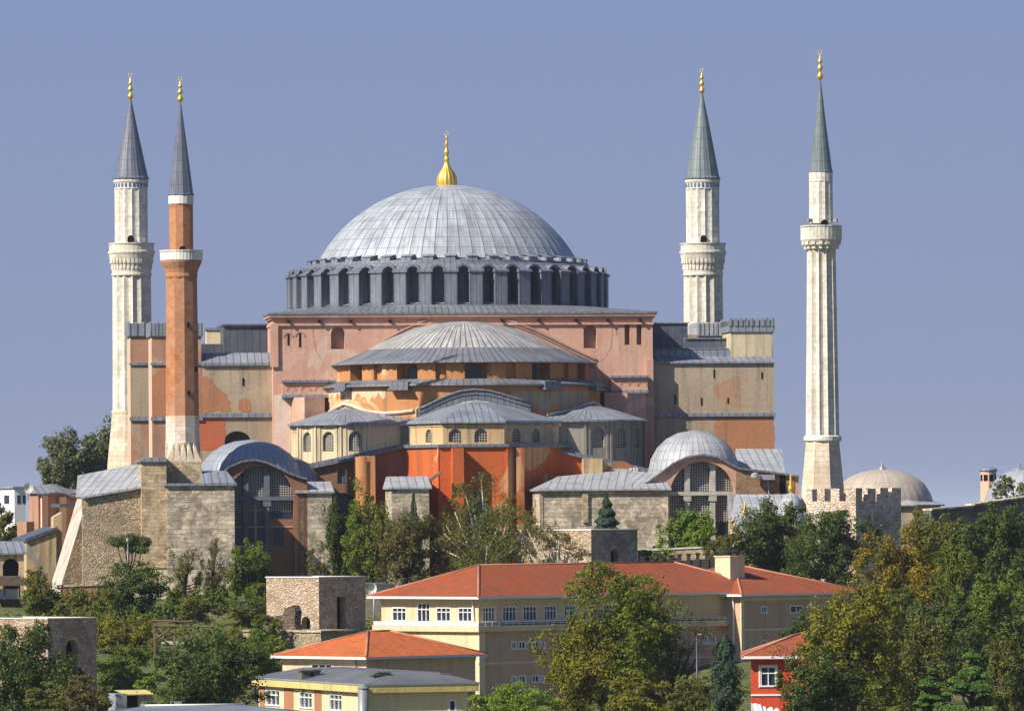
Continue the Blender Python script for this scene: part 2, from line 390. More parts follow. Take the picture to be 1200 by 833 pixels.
LEAD_L = lead('pale_lead', (.43,.44,.455), (.325,.335,.355), .95, 1.2, .6, .48, .45)
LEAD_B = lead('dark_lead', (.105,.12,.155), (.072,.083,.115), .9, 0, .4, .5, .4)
LEAD_G = lead('gable_lead', (.19,.205,.24), (.13,.145,.175), .75, 0, .55, .5, .4)
SPIRE = lead('spire_lead', (.185,.20,.255), (.13,.145,.19), .55, 1.4, .55, .45, .4)
SPIREG = lead('green_spire_lead', (.215,.26,.265), (.15,.185,.195), .55, 1.4, .55, .45, .4)
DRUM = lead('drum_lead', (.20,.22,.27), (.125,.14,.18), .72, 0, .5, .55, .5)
GOLD = simple('gilt', (.95,.58,.10), .36, .5, .65, .1)
GLASSD = simple('drum_glass', (.07,.095,.15), .25, .5, 0, .3)
GLASS = simple('dark_glass', (.024,.038,.070), .18, .5, 0, .3)
GRILLE = simple('pale_grille', (.46,.43,.36), .8, .2, 0, .2)
GRILLE_D = simple('grey_grille', (.22,.25,.28), .8, .2, 0, .2)
DARK = simple('dark_opening', (.012,.011,.012), .95, .05, 0, .2)
TILE = tiles('red_tiles', (.42,.100,.040), (.34,.078,.034), (.27,.085,.045))
RIDGE = simple('ridge_tile', (.50,.22,.13), .85, .15, 0, .3)
TILE_O = tiles('orange_tiles', (.64,.175,.05), (.54,.13,.04), (.46,.13,.05))
YEL = plaster('yellow_paint', (.80,.59,.37), (.74,.53,.33), (.70,.54,.38), .66, .35)
YELD = plaster('sand_paint', (.60,.41,.265), (.55,.37,.24), (.50,.38,.27), .66, .4)
YELG = plaster('lemon_paint', (.80,.68,.38), (.74,.61,.33), None, .6, .2)
YELB = plaster('yellow_fascia', (.72,.58,.22), (.60,.49,.20), None, .6, .5)
REDW = plaster('red_paint', (.66,.085,.035), (.60,.075,.03), None, .7, .15)
WHITE = simple('white_paint', (.80,.79,.76), .6, .3, 0, .1)
GREYR = simple('grey_roofing', (.155,.16,.175), .7, .3, 0, .35, .3)
GREYL = simple('grey_metal_sheet', (.30,.32,.35), .5, .5, 0, .25, .3)
WOOD = simple('weathered_wood', (.17,.12,.085), .85, .2, 0, .4, 2)
METAL = simple('grey_metal', (.30,.31,.32), .5, .5, .3, .2)
RUSTM = simple('rusty_pole', (.34,.10,.05), .7, .3, 0, .3)
BARK = simple('bark', (.10,.075,.055), .95, .1, 0, .4, 3)
BARKP = simple('pale_bark', (.60,.53,.43), .9, .1, 0, .4, 3)
CREAM = plaster('cream_paint', (.76,.62,.40), (.70,.56,.36), None, .6, .2)

# ------------------------------------------------------------------ ground
GP = [(-400,-30),(0,-30),(380,-27),(500,-20.5),(560,-19.0),(605,-17.4),(632,-13.6),(660,-11.9),(700,-10.2),(735,-9.2),(790,-9),(880,-10),(1000,-14),(1300,-30),(2500,-48),(40000,-55)]
def ground(X, Y):
    h = float(np.interp(Y, [a for a, b in GP], [b for a, b in GP]))
    k = max(0.0, 1-abs(Y-650)/260.0)
    return h+k*(0.5*math.sin(X*.11+Y*.05)+0.35*math.sin(X*.23-Y*.13+1))
def gmesh():
    ys = list(range(-400, 480, 40))+list(range(480, 800, 6))+list(range(800, 1400, 30))+[1600,2200,3500,6000,12000,40000]
    xs = [-30000,-8000,-2500,-900,-400,-250]+list(range(-160, 161, 6))+[250,400,900,2500,8000,30000]
    b = MB()
    for y in ys:
        for x in xs: b.v.append((x, y, ground(x, y)))
    n = len(xs)
    for j in range(len(ys)-1):
        for i in range(n-1):
            b.f.append([j*n+i, j*n+i+1, (j+1)*n+i+1, (j+1)*n+i]); b.m.append(0); b.sm.append(True); b.uv.append(None)
    M = Mt('hillside_grass', .95, .1)
    c = M.mix(M.ramp(M.noise(.12, 6, dist=1), [(.4,0.0),(.62,1.0)]), (.085,.125,.035), (.20,.17,.085))
    c = M.mix(M.ramp(M.noise(1.4, 5), [(.35,.6),(.65,0.0)]), c, (.06,.085,.03))
    M.col(c); M.bump(M.noise(2.2, 6), .4, .8)
    o = b.build('ground', M.m); o['kind'] = 'structure'
gmesh()

# ------------------------------------------------------------------ the great domed church
ch = Frame(543, 775, 6.2)
A = ch.A; GZ = -9.6
church = thing(ch, 'domed_church', 'huge pink and orange domed basilica with grey lead dome and stepped half domes', 'mosque', GZ)
def zz(py, v=0.0, px=543): return A(px, py, v)[1]
# --- east wall slab under the dome
ul, ur = A(320,420,0)[0], A(765,420,0)[0]
zt = zz(367); b = MB(); g = WinSet()
def op(px0, px1, y0, y1, v, arch=True, fr=ch):
    a, za = fr.A(px0, y1, v); c, zb = fr.A(px1, y0, v); return ((a+c)/2, c-a, za, zb, arch)
wall(b, ul, ur, GZ, zt, 0, [op(388,404,383,409,0), op(684,699,381,408,0), op(732,738,379,404,0,False), op(746,752,379,404,0,False)], .9, g)
b.face([(ul,9,GZ),(ul,0,GZ),(ul,0,zt),(ul,9,zt)]); b.face([(ur,0,GZ),(ur,9,GZ),(ur,9,zt),(ur,0,zt)]); b.face([(ur,9,GZ),(ul,9,GZ),(ul,9,zt),(ur,9,zt)])
p = [A(x,y,-.02) for x,y in ((321,463),(341,461),(341,530),(321,530))]; b.face([(u,-.02,z) for u,z in reversed(p)], 1)
for x0,x1,y0,y1 in ((316.5,326,380,430),):
    u0,z1 = A(x0,y0,0); u1,z0 = A(x1,y1,0); b.box(u0,u1,-.3,.02,z0,z1)
for x,y0,y1 in ((338,391,404),(351.5,390,406)):
    u,z1 = A(x,y0,0); z0 = zz(y1); b.box(u-.13,u+.13,-.03,.01,z0,z1,3)
    b.rev([(.75,0),(.75,.18),(.55,.18),(.55,0)], 0, 0, 0, 0, 1) if False else None
    for k in range(8):
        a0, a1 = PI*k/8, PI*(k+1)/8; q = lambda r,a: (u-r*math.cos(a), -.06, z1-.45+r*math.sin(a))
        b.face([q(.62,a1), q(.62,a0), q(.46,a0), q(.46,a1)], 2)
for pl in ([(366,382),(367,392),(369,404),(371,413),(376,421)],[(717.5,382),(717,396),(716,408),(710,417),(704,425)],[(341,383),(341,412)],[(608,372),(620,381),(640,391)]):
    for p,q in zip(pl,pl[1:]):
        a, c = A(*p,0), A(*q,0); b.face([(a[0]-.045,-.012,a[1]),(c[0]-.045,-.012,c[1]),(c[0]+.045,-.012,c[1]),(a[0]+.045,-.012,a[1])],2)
for pl in ([(655,430),(690,432),(712,441),(700,446),(660,446)],[(330,395),(345,402),(352,420),(338,436),(330,430)],[(722,385),(728,400),(726,420),(720,410)]):
    q = jag([A(x,y,-.01) for x,y in pl],.3); b.face([(a,-.01,z) for a,z in (q if sum(q[i][0]*q[(i+1)%len(q)][1]-q[(i+1)%len(q)][0]*q[i][1] for i in range(len(q)))>0 else q[::-1])], 4)
east_wall = b.build('east_wall', [PINK, WHITEW, SHADP, DARK, PINK2], church)
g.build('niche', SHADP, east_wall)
b = MB()
b.box(ul-.45, ur+.45, -.5, 9.3, zz(371), zz(366.6)); b.box(ul-.25, ur+.25, -.3, 9.15, zz(373.5), zz(371)-.003)
b.box(ul-.12, ur+.12, -.25, 9.05, zz(381), zz(378.5))
b.build('cornice', PINK, church)
b = MB()      # waterspouts along the cornice
for x in (338,374,411,457,588,631,675,712,750):
    u = A(x,376,0)[0]; b.box(u-.14,u+.14,-.62,-.02,zz(377.2),zz(375.0))
b.build_split('waterspout', DARK, church)
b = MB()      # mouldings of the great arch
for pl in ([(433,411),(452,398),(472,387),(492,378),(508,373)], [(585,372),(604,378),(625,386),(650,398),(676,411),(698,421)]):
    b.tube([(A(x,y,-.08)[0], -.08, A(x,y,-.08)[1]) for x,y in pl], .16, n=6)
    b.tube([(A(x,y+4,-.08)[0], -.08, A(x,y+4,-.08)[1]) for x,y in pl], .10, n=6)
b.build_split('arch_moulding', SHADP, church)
# --- corner ledges and piers
b = MB(); bl = MB()
for x0,x1,yt,s in ((331,392,447,1),(716,759,443.5,-1)):
    u0, u1 = A(x0,yt,-1.2)[0], A(x1,yt,-1.2)[0]
    b.box(u0,u1,-1.2,.01,zz(yt+15,-1.2),zz(yt,-1.2))
    bl.box(u0-.1,u1+.1,-1.55,.01,zz(yt,-1.2),zz(yt-2.6,-1.2)); bl.box(u0-.05,u1-.6 if s>0 else u1+.05,-1.6,.01,zz(yt+18,-1.2),zz(yt+14.6,-1.2))
    for k in range(3):
        uc = u0+(u1-u0)*(.18+.27*k) if s>0 else u0+(u1-u0)*(.38+.24*k); zc = zz(yt+10,-1.2)
        for j in range(8):
            a0, a1 = PI*j/8, PI*(j+1)/8; q = lambda r,a: (uc-r*math.cos(a), -1.23, zc+r*math.sin(a))
            b.face([q(.62,a1), q(.62,a0), q(.45,a0), q(.45,a1)], 1)
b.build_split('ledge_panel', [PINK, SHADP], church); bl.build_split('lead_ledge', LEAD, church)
b = MB()
u0,u1,u2 = A(342,480,-1)[0], A(357,480,-3.6)[0], A(381,480,-3)[0]
b.plan([(u0,0),(u0,-1.2),(u1,-3.4),(u2,-2.4),(u2,0)][::1], GZ, zz(465,-1.2))
u0,u1,u2 = A(708,480,-3)[0], A(735,480,-3)[0], A(757,480,-1)[0]
b.plan([(u0,0),(u0,-3.2),(u1,-3.2),(u2,-1.0),(u2,0)], GZ, zz(461.5,-1.2))
b.plan([(ur-.9,.1),(ur-.9,-.25),(ur+.02,-.25),(ur+.02,.1)], GZ, zz(422)); b.build_split('corner_pier', PINK, church)
# --- body behind and roof skirt
dc = (A(524.5,340,22)[0], 22.0)
b = MB(); b.box(dc[0]-20.3, dc[0]+20.3, 9.02, 44, GZ, zz(372,22)); b.build('wall', PINK, church)
zd = lambda py: A(524.5,py,22)[1]
poly = [(ul-.55,-.6),(ur+.55,-.6),(ur+.55,9.4),(dc[0]+20.6,9.4),(dc[0]+20.6,44.4),(dc[0]-20.6,44.4),(dc[0]-20.6,9.4),(ul-.55,9.4)]
per = []
for i in range(len(poly)):
    p, q = poly[i], poly[(i+1) % len(poly)]; n = max(1, int(math.hypot(q[0]-p[0], q[1]-p[1])/1.0))
    per += [(p[0]+(q[0]-p[0])*k/n, p[1]+(q[1]-p[1])*k/n) for k in range(n)]
b = MB(); ze = zz(366.2)
for i in range(len(per)):
    p, q = per[i], per[(i+1) % len(per)]
    def inn(w):
        d = Vector((w[0]-dc[0], w[1]-dc[1])); d.normalize(); return (dc[0]+d.x*19.3, dc[1]+d.y*19.3)
    ip, iq = inn(p), inn(q)
    b.face([(p[0],p[1],ze),(q[0],q[1],ze),(iq[0],iq[1],zd(362.3)),(ip[0],ip[1],zd(362.3))], 0)
    b.face([(p[0],p[1],ze-.22),(q[0],q[1],ze-.22),(q[0],q[1],ze),(p[0],p[1],ze)], 0)
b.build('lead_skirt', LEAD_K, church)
# --- drum
b = MB(); RW = 17.7
b.rev([(RW,zd(370)),(RW,zd(326)),(RW+.55,zd(324)),(RW+.6,zd(318.5)),(RW+.35,zd(315.0)),(17.35,zd(313.4)),(17.3,zd(311)),(15.7,zd(308.5))], dc[0], dc[1], n=80, smooth=False)
b.rev([(20.05,zd(365)),(20.0,zd(363.2)),(RW,zd(361))], dc[0], dc[1], n=80, smooth=False)
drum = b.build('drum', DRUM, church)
def ring_copy(o, n, skip0=True):
    for i in range(1, n):
        c = o.copy(); COL.objects.link(c); c.parent = o.parent; c.location = o.location; c.rotation_euler = (0,0,o.rotation_euler[2]+2*PI*i/n)
def at_dome(o, a): o.location = (dc[0], dc[1], 0); o.rotation_euler = (0, 0, a)
b = MB(); z0, z1 = zd(364), zd(325.8)
b.box(-.78,.78,-19.75,-RW+.05,z0,z1); b.box(-.92,.92,-19.92,-RW+.05,z1+.003,z1+.22)
b.face([(-.92,-19.92,z1+.223),(.92,-19.92,z1+.223),(.92,-RW-.3,z1+1.05),(-.92,-RW-.3,z1+1.05)])
for s in (-1,1):
    t = [(s*.92,-19.92,z1+.223),(s*.92,-RW-.3,z1+1.05),(s*.92,-RW-.3,z1+.223)]; b.face(t if s<0 else t[::-1])
pier = b.build('pier', DRUM, drum); at_dome(pier, PI/40); ring_copy(pier, 40)
b = MB(); rO, rI, zs = 1.06, .80, zd(326.2)
for k in range(10):
    a0, a1 = PI*k/10, PI*(k+1)/10
    P = lambda r,a,y: (-r*math.cos(a), y, zs+r*math.sin(a))
    b.face([P(rO,a1,-19.5),P(rO,a0,-19.5),P(rI,a0,-19.5),P(rI,a1,-19.5)]); b.face([P(rO,a0,-19.5),P(rO,a1,-19.5),P(rO,a1,-RW+.1),P(rO,a0,-RW+.1)])
    b.face([P(rI,a1,-19.5),P(rI,a0,-19.5),P(rI,a0,-RW+.1),P(rI,a1,-RW+.1)])
hood = b.build('hood', LEAD_G, drum); at_dome(hood, 0); ring_copy(hood, 40)
b = MB(); lt = MB(); a = [(-.68,zd(359.5))]+[(-.68*math.cos(PI*k/10), zd(327.6)+.68*math.sin(PI*k/10)) for k in range(11)]+[(.68,zd(359.5))]
b.face([(u,-RW-.03,z) for u,z in reversed(a)])
for k in range(1,5): 
    x = -.68+1.36*k/5; b.box(x-.03,x+.03,-RW-.10,-RW-.03,zd(359.5),zd(327.6)+math.sqrt(max(.01,.68**2-x*x)),1)
for k in range(1,11): zq = zd(359.5)+(zd(327.6)-zd(359.5))*k/10; b.box(-.68,.68,-RW-.09,-RW-.03,zq-.03,zq+.03,1)
b.face([(-.8,-19.4,zd(361.6)),(.8,-19.4,zd(361.6)),(.8,-RW-.04,zd(358.4)),(-.8,-RW-.04,zd(358.4))],2)
win = b.build('window', [GLASSD, GRILLE_D, LEAD_L], drum); at_dome(win, 0); ring_copy(win, 40)
b = MB(); z0, z1 = zd(313.0), zd(306.4)
b.box(-.62,.62,-17.2,-15.2,z0,z1); b.face([(-.72,-17.32,z1+.003),(.72,-17.32,z1+.003),(.72,-15.0,z1+.45),(-.72,-15.0,z1+.45)])
stump = b.build('parapet_block', LEAD, drum); at_dome(stump, PI/40); ring_copy(stump, 40)
# --- main dome
zs, za = zd(308), zd(217); rs, h = 15.95, za-zs; Rc = (rs*rs+h*h)/(2*h)
prof = []
for k in range(29):
    z = zs+h*math.sin(PI/2*k/28); prof.append((math.sqrt(max(0.0, Rc*Rc-(z-(za-Rc))**2)), z))
b = MB(); NR = 64
rib = lambda i: 1.006 if i % 5 == 0 else 1.0
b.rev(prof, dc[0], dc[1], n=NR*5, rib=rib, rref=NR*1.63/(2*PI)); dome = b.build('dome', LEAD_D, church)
b = MB(); k9 = 1/9.55; zb = zd(217.5)
fp = [(1.25,-.5),(1.28,0),(1.30,.55),(1.22,1.0),(.98,1.5),(.66,1.95),(.42,2.35),(.30,2.7),(.24,3.0),(.34,3.2),(.24,3.4),(.18,3.7),(.30,3.95),(.30,4.15),(.16,4.45),(.13,4.85),(.24,5.05),(.12,5.3),(.09,5.75),(.16,5.9),(.06,6.05),(.0,6.15)]
b.rev([(r,zb+z) for r,z in fp], dc[0], dc[1], n=64, rib=lambda i: 1.0-.11*(i % 4 == 0), rref=1.2)
for k in range(9):
    a0, a1 = R(-55+ (290)*k/9-90+35), R(-55+290*(k+1)/9-90+35); q = lambda r,a: (dc[0]+r*math.sin(a), dc[1], zb+6.35-r*math.cos(a)*1)
    b.tube([q(.24,a0), q(.24,a1)], .05, n=5)
b.build('finial', GOLD, dome)
# --- south and north great buttresses (two on each side, one behind the other)
def zc(px, py, v): return A(px, py, v)[1]
def buttress_left(px0, px1, v, label, inner):
    o = MB(); w = MB(); u0, u1 = A(px0,440,v)[0], A(px1,440,v)[0]; ut = A(px0+58,440,v)[0]
    zr = zc(px0,394,v); o.box(u0,ut,v,v+7.5,GZ,zr,4); o.face([(u0-.01,v+7.5,GZ),(u0-.01,v,GZ),(u0-.01,v,zr),(u0-.01,v+7.5,zr)],6)  # left face in a paler copy, sunlight put into its colour
    if inner:
        uu = A(322,440,v)[0]; o.box(ut-.01,uu,v+.01,v+7,GZ,zc(280,427,v))
        pt_ = [(233,441),(240,441),(250,448),(258,455),(266,461),(270,470),(271,482),(233,482)]
        q = [A(x,y,v-.015) for x,y in pt_]; o.face([(a,v-.015,z) for a,z in reversed(jag(q))], 1)
        q = [A(x,y,v-.015) for x,y in [(280,482),(280,470),(284,467),(291,468),(294,473),(294,482)]]; o.face([(a,v-.015,z) for a,z in reversed(jag(q))], 1)
        q = [A(x,y,v-.015) for x,y in [(225,490),(264,490),(264,517),(258,526),(225,528)]]; o.face([(a,v-.015,z) for a,z in reversed(jag(q,.10))], 2)
        for x in (285.,): u = A(x,440,v)[0]; o.box(u-.11,u+.11,v-.04,v+.1,zc(x,452,v),zc(x,443,v),3)
        c = A(278,505,v); q = [(c[0]+1.5*math.cos(PI*k/10), c[1]-1.1+1.1*math.sin(PI*k/10)) for k in range(11)]; o.face([(a,v-.03,z) for a,z in reversed(q)], 3)
        o.box(c[0]-1.5,c[0]+1.5,v-.03,v+.1,c[1]-3.5,c[1]-1.11,3)
    else:
        o.box(ut-.01,u1,v+.01,v+7,GZ,zc(280,415,v))
    o.box(u0+.02,ut,v-.02,v+.05,zc(px0,488,v),zc(px0,427,v),0 if not inner else 1)
    bt = o.build('great_buttress', [GREYP, ORP, REDP, DARK, FINP, FINP, FINL], church, label=label)
    l = MB(); l.box(u0-.25,ut+.2,v-.25,v+7.8,zr+.003,zc(px0,379,v))
    for k in range(8): x = u0-.1+(ut-u0+.1)*k/7; l.box(x-.05,x+.05,v-.31,v+7.8,zr+.1,zc(px0,377,v))
    l.box(u0-.15,ut+.1,v-.22,v+.06,zc(px0,428,v),zc(px0,425,v)); l.box(u0-.15,ut+.1,v-.25,v+.08,zc(px0,493,v),zc(px0,488.5,v))
    if inner:
        uu = A(319.5,440,v)[0]
        l.face([(ut,v-.25,zc(280,425.5,v)),(uu,v-.25,zc(280,425.5,v)),(uu,v+1.8,zc(280,413,v)),(ut,v+1.8,zc(280,413,v))]); l.box(ut,uu,v+1.8,v+7.2,zc(280,426,v),zc(280,413.3,v))
        l.box(ut,uu,v-.3,v+.03,zc(280,428.5,v),zc(280,425.7,v)); l.box(ut,uu,v-.28,v+.03,zc(280,489,v),zc(280,484,v))
    l.build_split('lead_cap', LEAD, bt)
buttress_left(178, 322, 2.2, 'weathered plaster buttress behind the brick minaret', True)
buttress_left(153, 262, 25.0, None, False)
b = MB(); u0,z0 = A(262,414,12); u1,z1 = A(317,381,12); b.box(u0,u1,12,24,z0-6,z1)
u0,z0 = A(261,382,11.7); u1,z1 = A(318,379.6,11.7); b.box(u0,u1,11.7,24.3,zc(290,382,12)+.004,z1)
u0,z0 = A(233,420,14); u1,z1 = A(263,403,14); b.box(u0-1.5,u1,14,22,z0-8,z1); b.build_split('lead_clad_block', LEAD_B, church)
b = MB(); u0,z0 = A(242,410,18); u1,z1 = A(262,387,18); b.box(u0,u1,18,20,z0,z1); b.box(u0-.15,u1+.15,17.85,20.15,z1+.003,z1+.3,1); b.build('stair_turret', [CREAM, LEAD], church)
# right side
v = 1.55; o = MB(); u0,u1 = A(763,440,v)[0], A(907,440,v)[0]; zr = zc(830,423,v)
o.box(u0,u1,v,v+8,GZ,zr)
q = [A(x,y,v-.015) for x,y in [(838,488),(907,487),(907,560),(838,560)]]; o.face([(a,v-.015,z) for a,z in reversed(jag(q))], 1)
for x,y0,y1 in ((837,433,443),(893,436,444),(822,466,475),(853,466,473),(791,463,473)):
    u = A(x,440,v)[0]; o.box(u-.1,u+.1,v-.03,v+.1,zc(x,y1,v),zc(x,y0,v),2)
ua, ub = A(856,400,v+3)[0], A(906,400,v+3)[0]
o.box(ua,ub,v+3,v+10,zr-.5,zc(880,389,v+3),3)
bt = o.build('great_buttress', [GREYP, ORP, DARK, OCHRE], church, label='weathered grey and rust buttress left of the tall fluted minaret')
l = MB(); l.face([(u0,v-.3,zr-.1),(u1+.15,v-.3,zr-.1),(u1+.15,v+3,zc(830,417,v)),(u0,v+3,zc(830,417,v))]); l.face([(u0,v-.3,zr-.3),(u1+.15,v-.3,zr-.3),(u1+.15,v-.3,zr-.1),(u0,v-.3,zr-.1)])
l.face([(u1+.15,v-.3,zr-.3),(u1+.15,v+8,zr-.3),(u1+.15,v+8,zr+.1),(u1+.15,v+3,zr+.6),(u1+.15,v-.3,zr-.1)])
l.box(u0,u1+.12,v-.28,v+.04,zc(830,488,v),zc(830,484,v))
l.box(ua-.2,ub+.2,v+2.8,v+10.2,zc(880,388.8,v+3),zc(880,376,v+3))
for k in range(9): x = ua+(ub-ua)*k/8; l.box(x-.2,x+.2,v+2.7,v+10.2,zc(880,382,v+3),zc(880,373,v+3))
l.box(u0-.2,ua,v+3,v+12,zr-1,zc(800,410,v+3)); l.build_split('lead_cap', LEAD, bt)
l = MB()
for x0,x1,y,v1,v2 in ((760,806,379,10,24),(803,853,397,8,16),(760,853,409,6,14)):
    p0, p1 = A(x0,y,v1), A(x1,y,v1); l.box(p0[0],p1[0],v1,v2,p1[1]-9,p1[1]); l.box(p0[0],p1[0]+.15,v1-.2,v2,p1[1]+.003,p1[1]+.14,1)
l.build_split('lead_clad_block', [LEAD_B, LEAD], church)
v = 25.0; o = MB(); l = MB(); u0,u1 = A(819,390,v)[0], A(851,390,v)[0]; o.box(u0-8,u1,v,v+8,GZ,zc(835,392,v)); o.box(u0,u1,v,v+8,GZ,zc(835,394,v))
bt = o.build('great_buttress', GREYP, church); l.box(u0-.2,u1+.2,v-.2,v+8.2,zc(835,393.7,v)+.01,zc(835,379,v))
for k in range(7): x = u0+(u1-u0)*k/6; l.box(x-.06,x+.06,v-.28,v+8.2,zc(835,392,v),zc(835,377.5,v))
l.build('lead_cap', LEAD_L, bt)
# --- east half dome
sc = (A(543,430,0)[0], 0.0)
zh = lambda py: A(543,py,0)[1]
b = MB(); pr = [(15.75,zh(428.5)),(15.7,zh(427)),(14.2,zh(421.5)),(12.5,zh(414.5)),(11.6,zh(410))]
pr2 = [(11.6,zh(410)),(10.4,zh(404)),(8.5,zh(395)),(6.4,zh(386.5)),(4.8,zh(382)),(3.2,zh(379)),(1.6,zh(377.2)),(.02,zh(376.5))]
b.rev([(15.0,zh(428.6))]+pr, sc[0], sc[1], -90, 90, 150, m=1, rib=lambda i: 1.012 if i % 3 == 0 else 1.0, rref=15.2)
b.rev(pr2, sc[0], sc[1], -90, 90, 150, m=0, rref=9.08)
hd = b.build('half_dome', [LEAD_S, LEAD_K], church)
b = MB()
za_, zb_ = zh(447), zh(428.4)
cuts = [(-90,15.0)]; wins = (-64,-32,0,32,64); sh = (-48,-16,16,48)
ev = []; RWI = 13.3
for a in wins: ev.append((a-5.2,a+5.2,RWI))
for a in sh: ev.append((a-2.4,a+2.4,14.55))
ev.sort(); cur = -90
def arc(a0,a1,r): 
    b.rev([(r,za_-.6),(r,zb_+.3)], sc[0], sc[1], a0, a1, max(2,int((a1-a0)/3)), smooth=False)
def radial(a,r0,r1):
    a = R(a); p = lambda r,z: (sc[0]+r*math.sin(a), sc[1]-r*math.cos(a), z)
    b.face([p(r0,za_-.6),p(r1,za_-.6),p(r1,zb_+.3),p(r0,zb_+.3)])
for a0,a1,r in ev:
    arc(cur,a0,15.0); radial(a0,15.0,r); arc(a0,a1,r); radial(a1,r,15.0); cur = a1
arc(cur,90,15.0)
hz = b.build('half_dome_drum', ORANGE, church)
for a in wins:
    g = MB(); g.t = (sc[0], sc[1], R(a)); z0, z1 = za_-.2, zb_-.1
    q = [(-.75,z0)]+[(-.75*math.cos(PI*k/8), z1-.75+.75*math.sin(PI*k/8)) for k in range(9)]+[(.75,z0)]
    g.face([(x,-RWI-.04,z) for x,z in reversed(q)])
    for k in range(1,6): x = -.75+1.5*k/6; g.box(x-.035,x+.035,-RWI-.12,-RWI-.06,z0,z1-.75+math.sqrt(max(0,.75**2-x*x)),1)
    for k in range(1,8): zq = z0+(z1-z0)*k/8; g.box(-.75,.75,-RWI-.11,-RWI-.065,zq-.035,zq+.035,1)
    g.build('window', [GLASS, GRILLE_D], hz)
b = MB()
b.rev([(14.0,zh(446)),(15.1,zh(446.8)),(17.0,zh(452.5)),(17.05,zh(454.5)),(16.3,zh(455.5))], sc[0], sc[1], -90, 90, 90, smooth=False, rref=16)
b.build('lead_ledge', LEAD_K, church)
b = MB(); b.rev([(16.35,zh(530)),(16.35,zh(454))], sc[0], sc[1], -90, 90, 90, rref=16.3); b.build('drum_wall', ORANGE, church)
def on_drum(px, py, r):
    best = min((abs(A(px,py,-r*math.cos(R(a/4)))[0]-sc[0]-r*math.sin(R(a/4))), a/4) for a in range(-350,351)); v = -r*math.cos(R(best[1]))
    return (sc[0]+r*math.sin(R(best[1])), v, A(px,py,v)[1])
b = MB()
for pl in ([(384,484),(392,478.5),(403,473),(412,475.5),(422,479.5),(434,482.5),(450,484),(468,483),(484,481)],[(640,486),(655,483),(670,481),(684,475),(695,471),(704,476)]):
    b.tube([on_drum(x,y,16.5) for x,y in pl], .19, n=6)
b.build_split('lime_flashing', WHITEW, church)
b = MB(); rr_ = random.Random(4); n = 60
for (x0,x1,yt,yb) in ((382,452,457,466),(600,690,459,478)):
    top = [on_drum(x0+(x1-x0)*k/n, yt, 16.37) for k in range(n+1)]; bot = [on_drum(x0+(x1-x0)*k/n, yb+3.5*math.sin(k*.33)+2.5*math.sin(k*.9+1)+rr_.uniform(-1.2,1.2), 16.37) for k in range(n+1)]
    for k in range(n): b.face([bot[k],bot[k+1],top[k+1],top[k]], 0 if x0 < 500 else 1)  # left patch is cream plaster; right one paints the drum's shade in grey
b.build_split('plaster_and_shade_patch', [CREAMP, GREYP], church)
b = MB()
for a in (-64,-32,32,64):
    b.t = (sc[0], sc[1], R(a)); b.box(-1.35,1.35,-17.5,-16.2,zh(459.5),zh(457.6)); b.box(-1.2,1.2,-17.2,-14,zh(457.5),zh(450))
b.build_split('spout_ledge', LEAD_G, church)
# --- exedrae with their half-conical roofs
def exedra(pxc, r, angs, vc, ytop, yb, apx, wx, mat):
    c = (A(pxc,500,vc)[0], vc); zt_, zb_ = A(pxc,ytop,vc-r*.7)[1], A(pxc,yb,vc)[1]
    b = MB(); g = WinSet(); wd = 2*r*math.tan(R(10.75))
    for a in angs:
        b.t = (c[0], c[1], R(a)); has = a in wx
        wall(b, -wd/2, wd/2, zb_, zt_, -r, [(0,1.55,zt_-3.1,zt_-.8,True)] if has else [], .45, g, True, .26, bar=.035)
        for s_ in (-1,1): b.box(s_*wd/2-.14, s_*wd/2+.14, -r-.12, -r+.05, zb_, zt_-.01)
        if has:
            for x in (-1.15,1.15): b.box(x-.12,x+.12,-r-.10,-r+.03,zb_,zt_-.012)
    ex = b.build('exedra_wall', mat, church); g.build('window', [GLASS, GRILLE], ex)
    b = MB(); a0, a1 = min(angs)-11, max(angs)+11; n = 48; ap = A(apx[0],apx[1],-9.5); ro = (r+.4)/math.cos(R(10.75))
    lev = [(1,0),(.74,.30),(.48,.62),(.24,.86),(0,1)]; P = [(c[0]+ro*math.sin(R(a0+(a1-a0)*k/n)), vc-ro*math.cos(R(a0+(a1-a0)*k/n))) for k in range(n+1)]
    for k in range(n):
        p, q = P[k], P[k+1]; ua, ub = ro*R((a1-a0)*k/n), ro*R((a1-a0)*(k+1)/n)
        b.face([(p[0],p[1],zt_-.05),(q[0],q[1],zt_-.05),(q[0],q[1],zt_+.18),(p[0],p[1],zt_+.18)])
        for (k0,h0),(k1,h1) in zip(lev, lev[1:]):
            f = lambda w,k_,h: (ap[0]+(w[0]-ap[0])*k_, -9.5+(w[1]+9.5)*k_, zt_+.18+(ap[1]-zt_-.18)*h)
            pts = [f(p,k0,h0), f(q,k0,h0), f(q,k1,h1), f(p,k1,h1)]; uv = [(ua,9*(1-k0)),(ub,9*(1-k0)),(ub,9*(1-k1)),(ua,9*(1-k1))]
            b.face(pts if k1 > 0 else pts[:3], 0, uv if k1 > 0 else uv[:3], True)
    b.build('exedra_roof', LEAD, church)
exedra(433, 9.1, [-101.5,-80,-58.5,-37,-15.5,6], -9.0, 497.5, 560, (406,478), (-58.5,-37,-15.5), OCHRE)
exedra(668, 8.7, [-6,15.5,37,58.5,80,101.5], -9.0, 494, 560, (690,474), (15.5,37,58.5), STREAK)
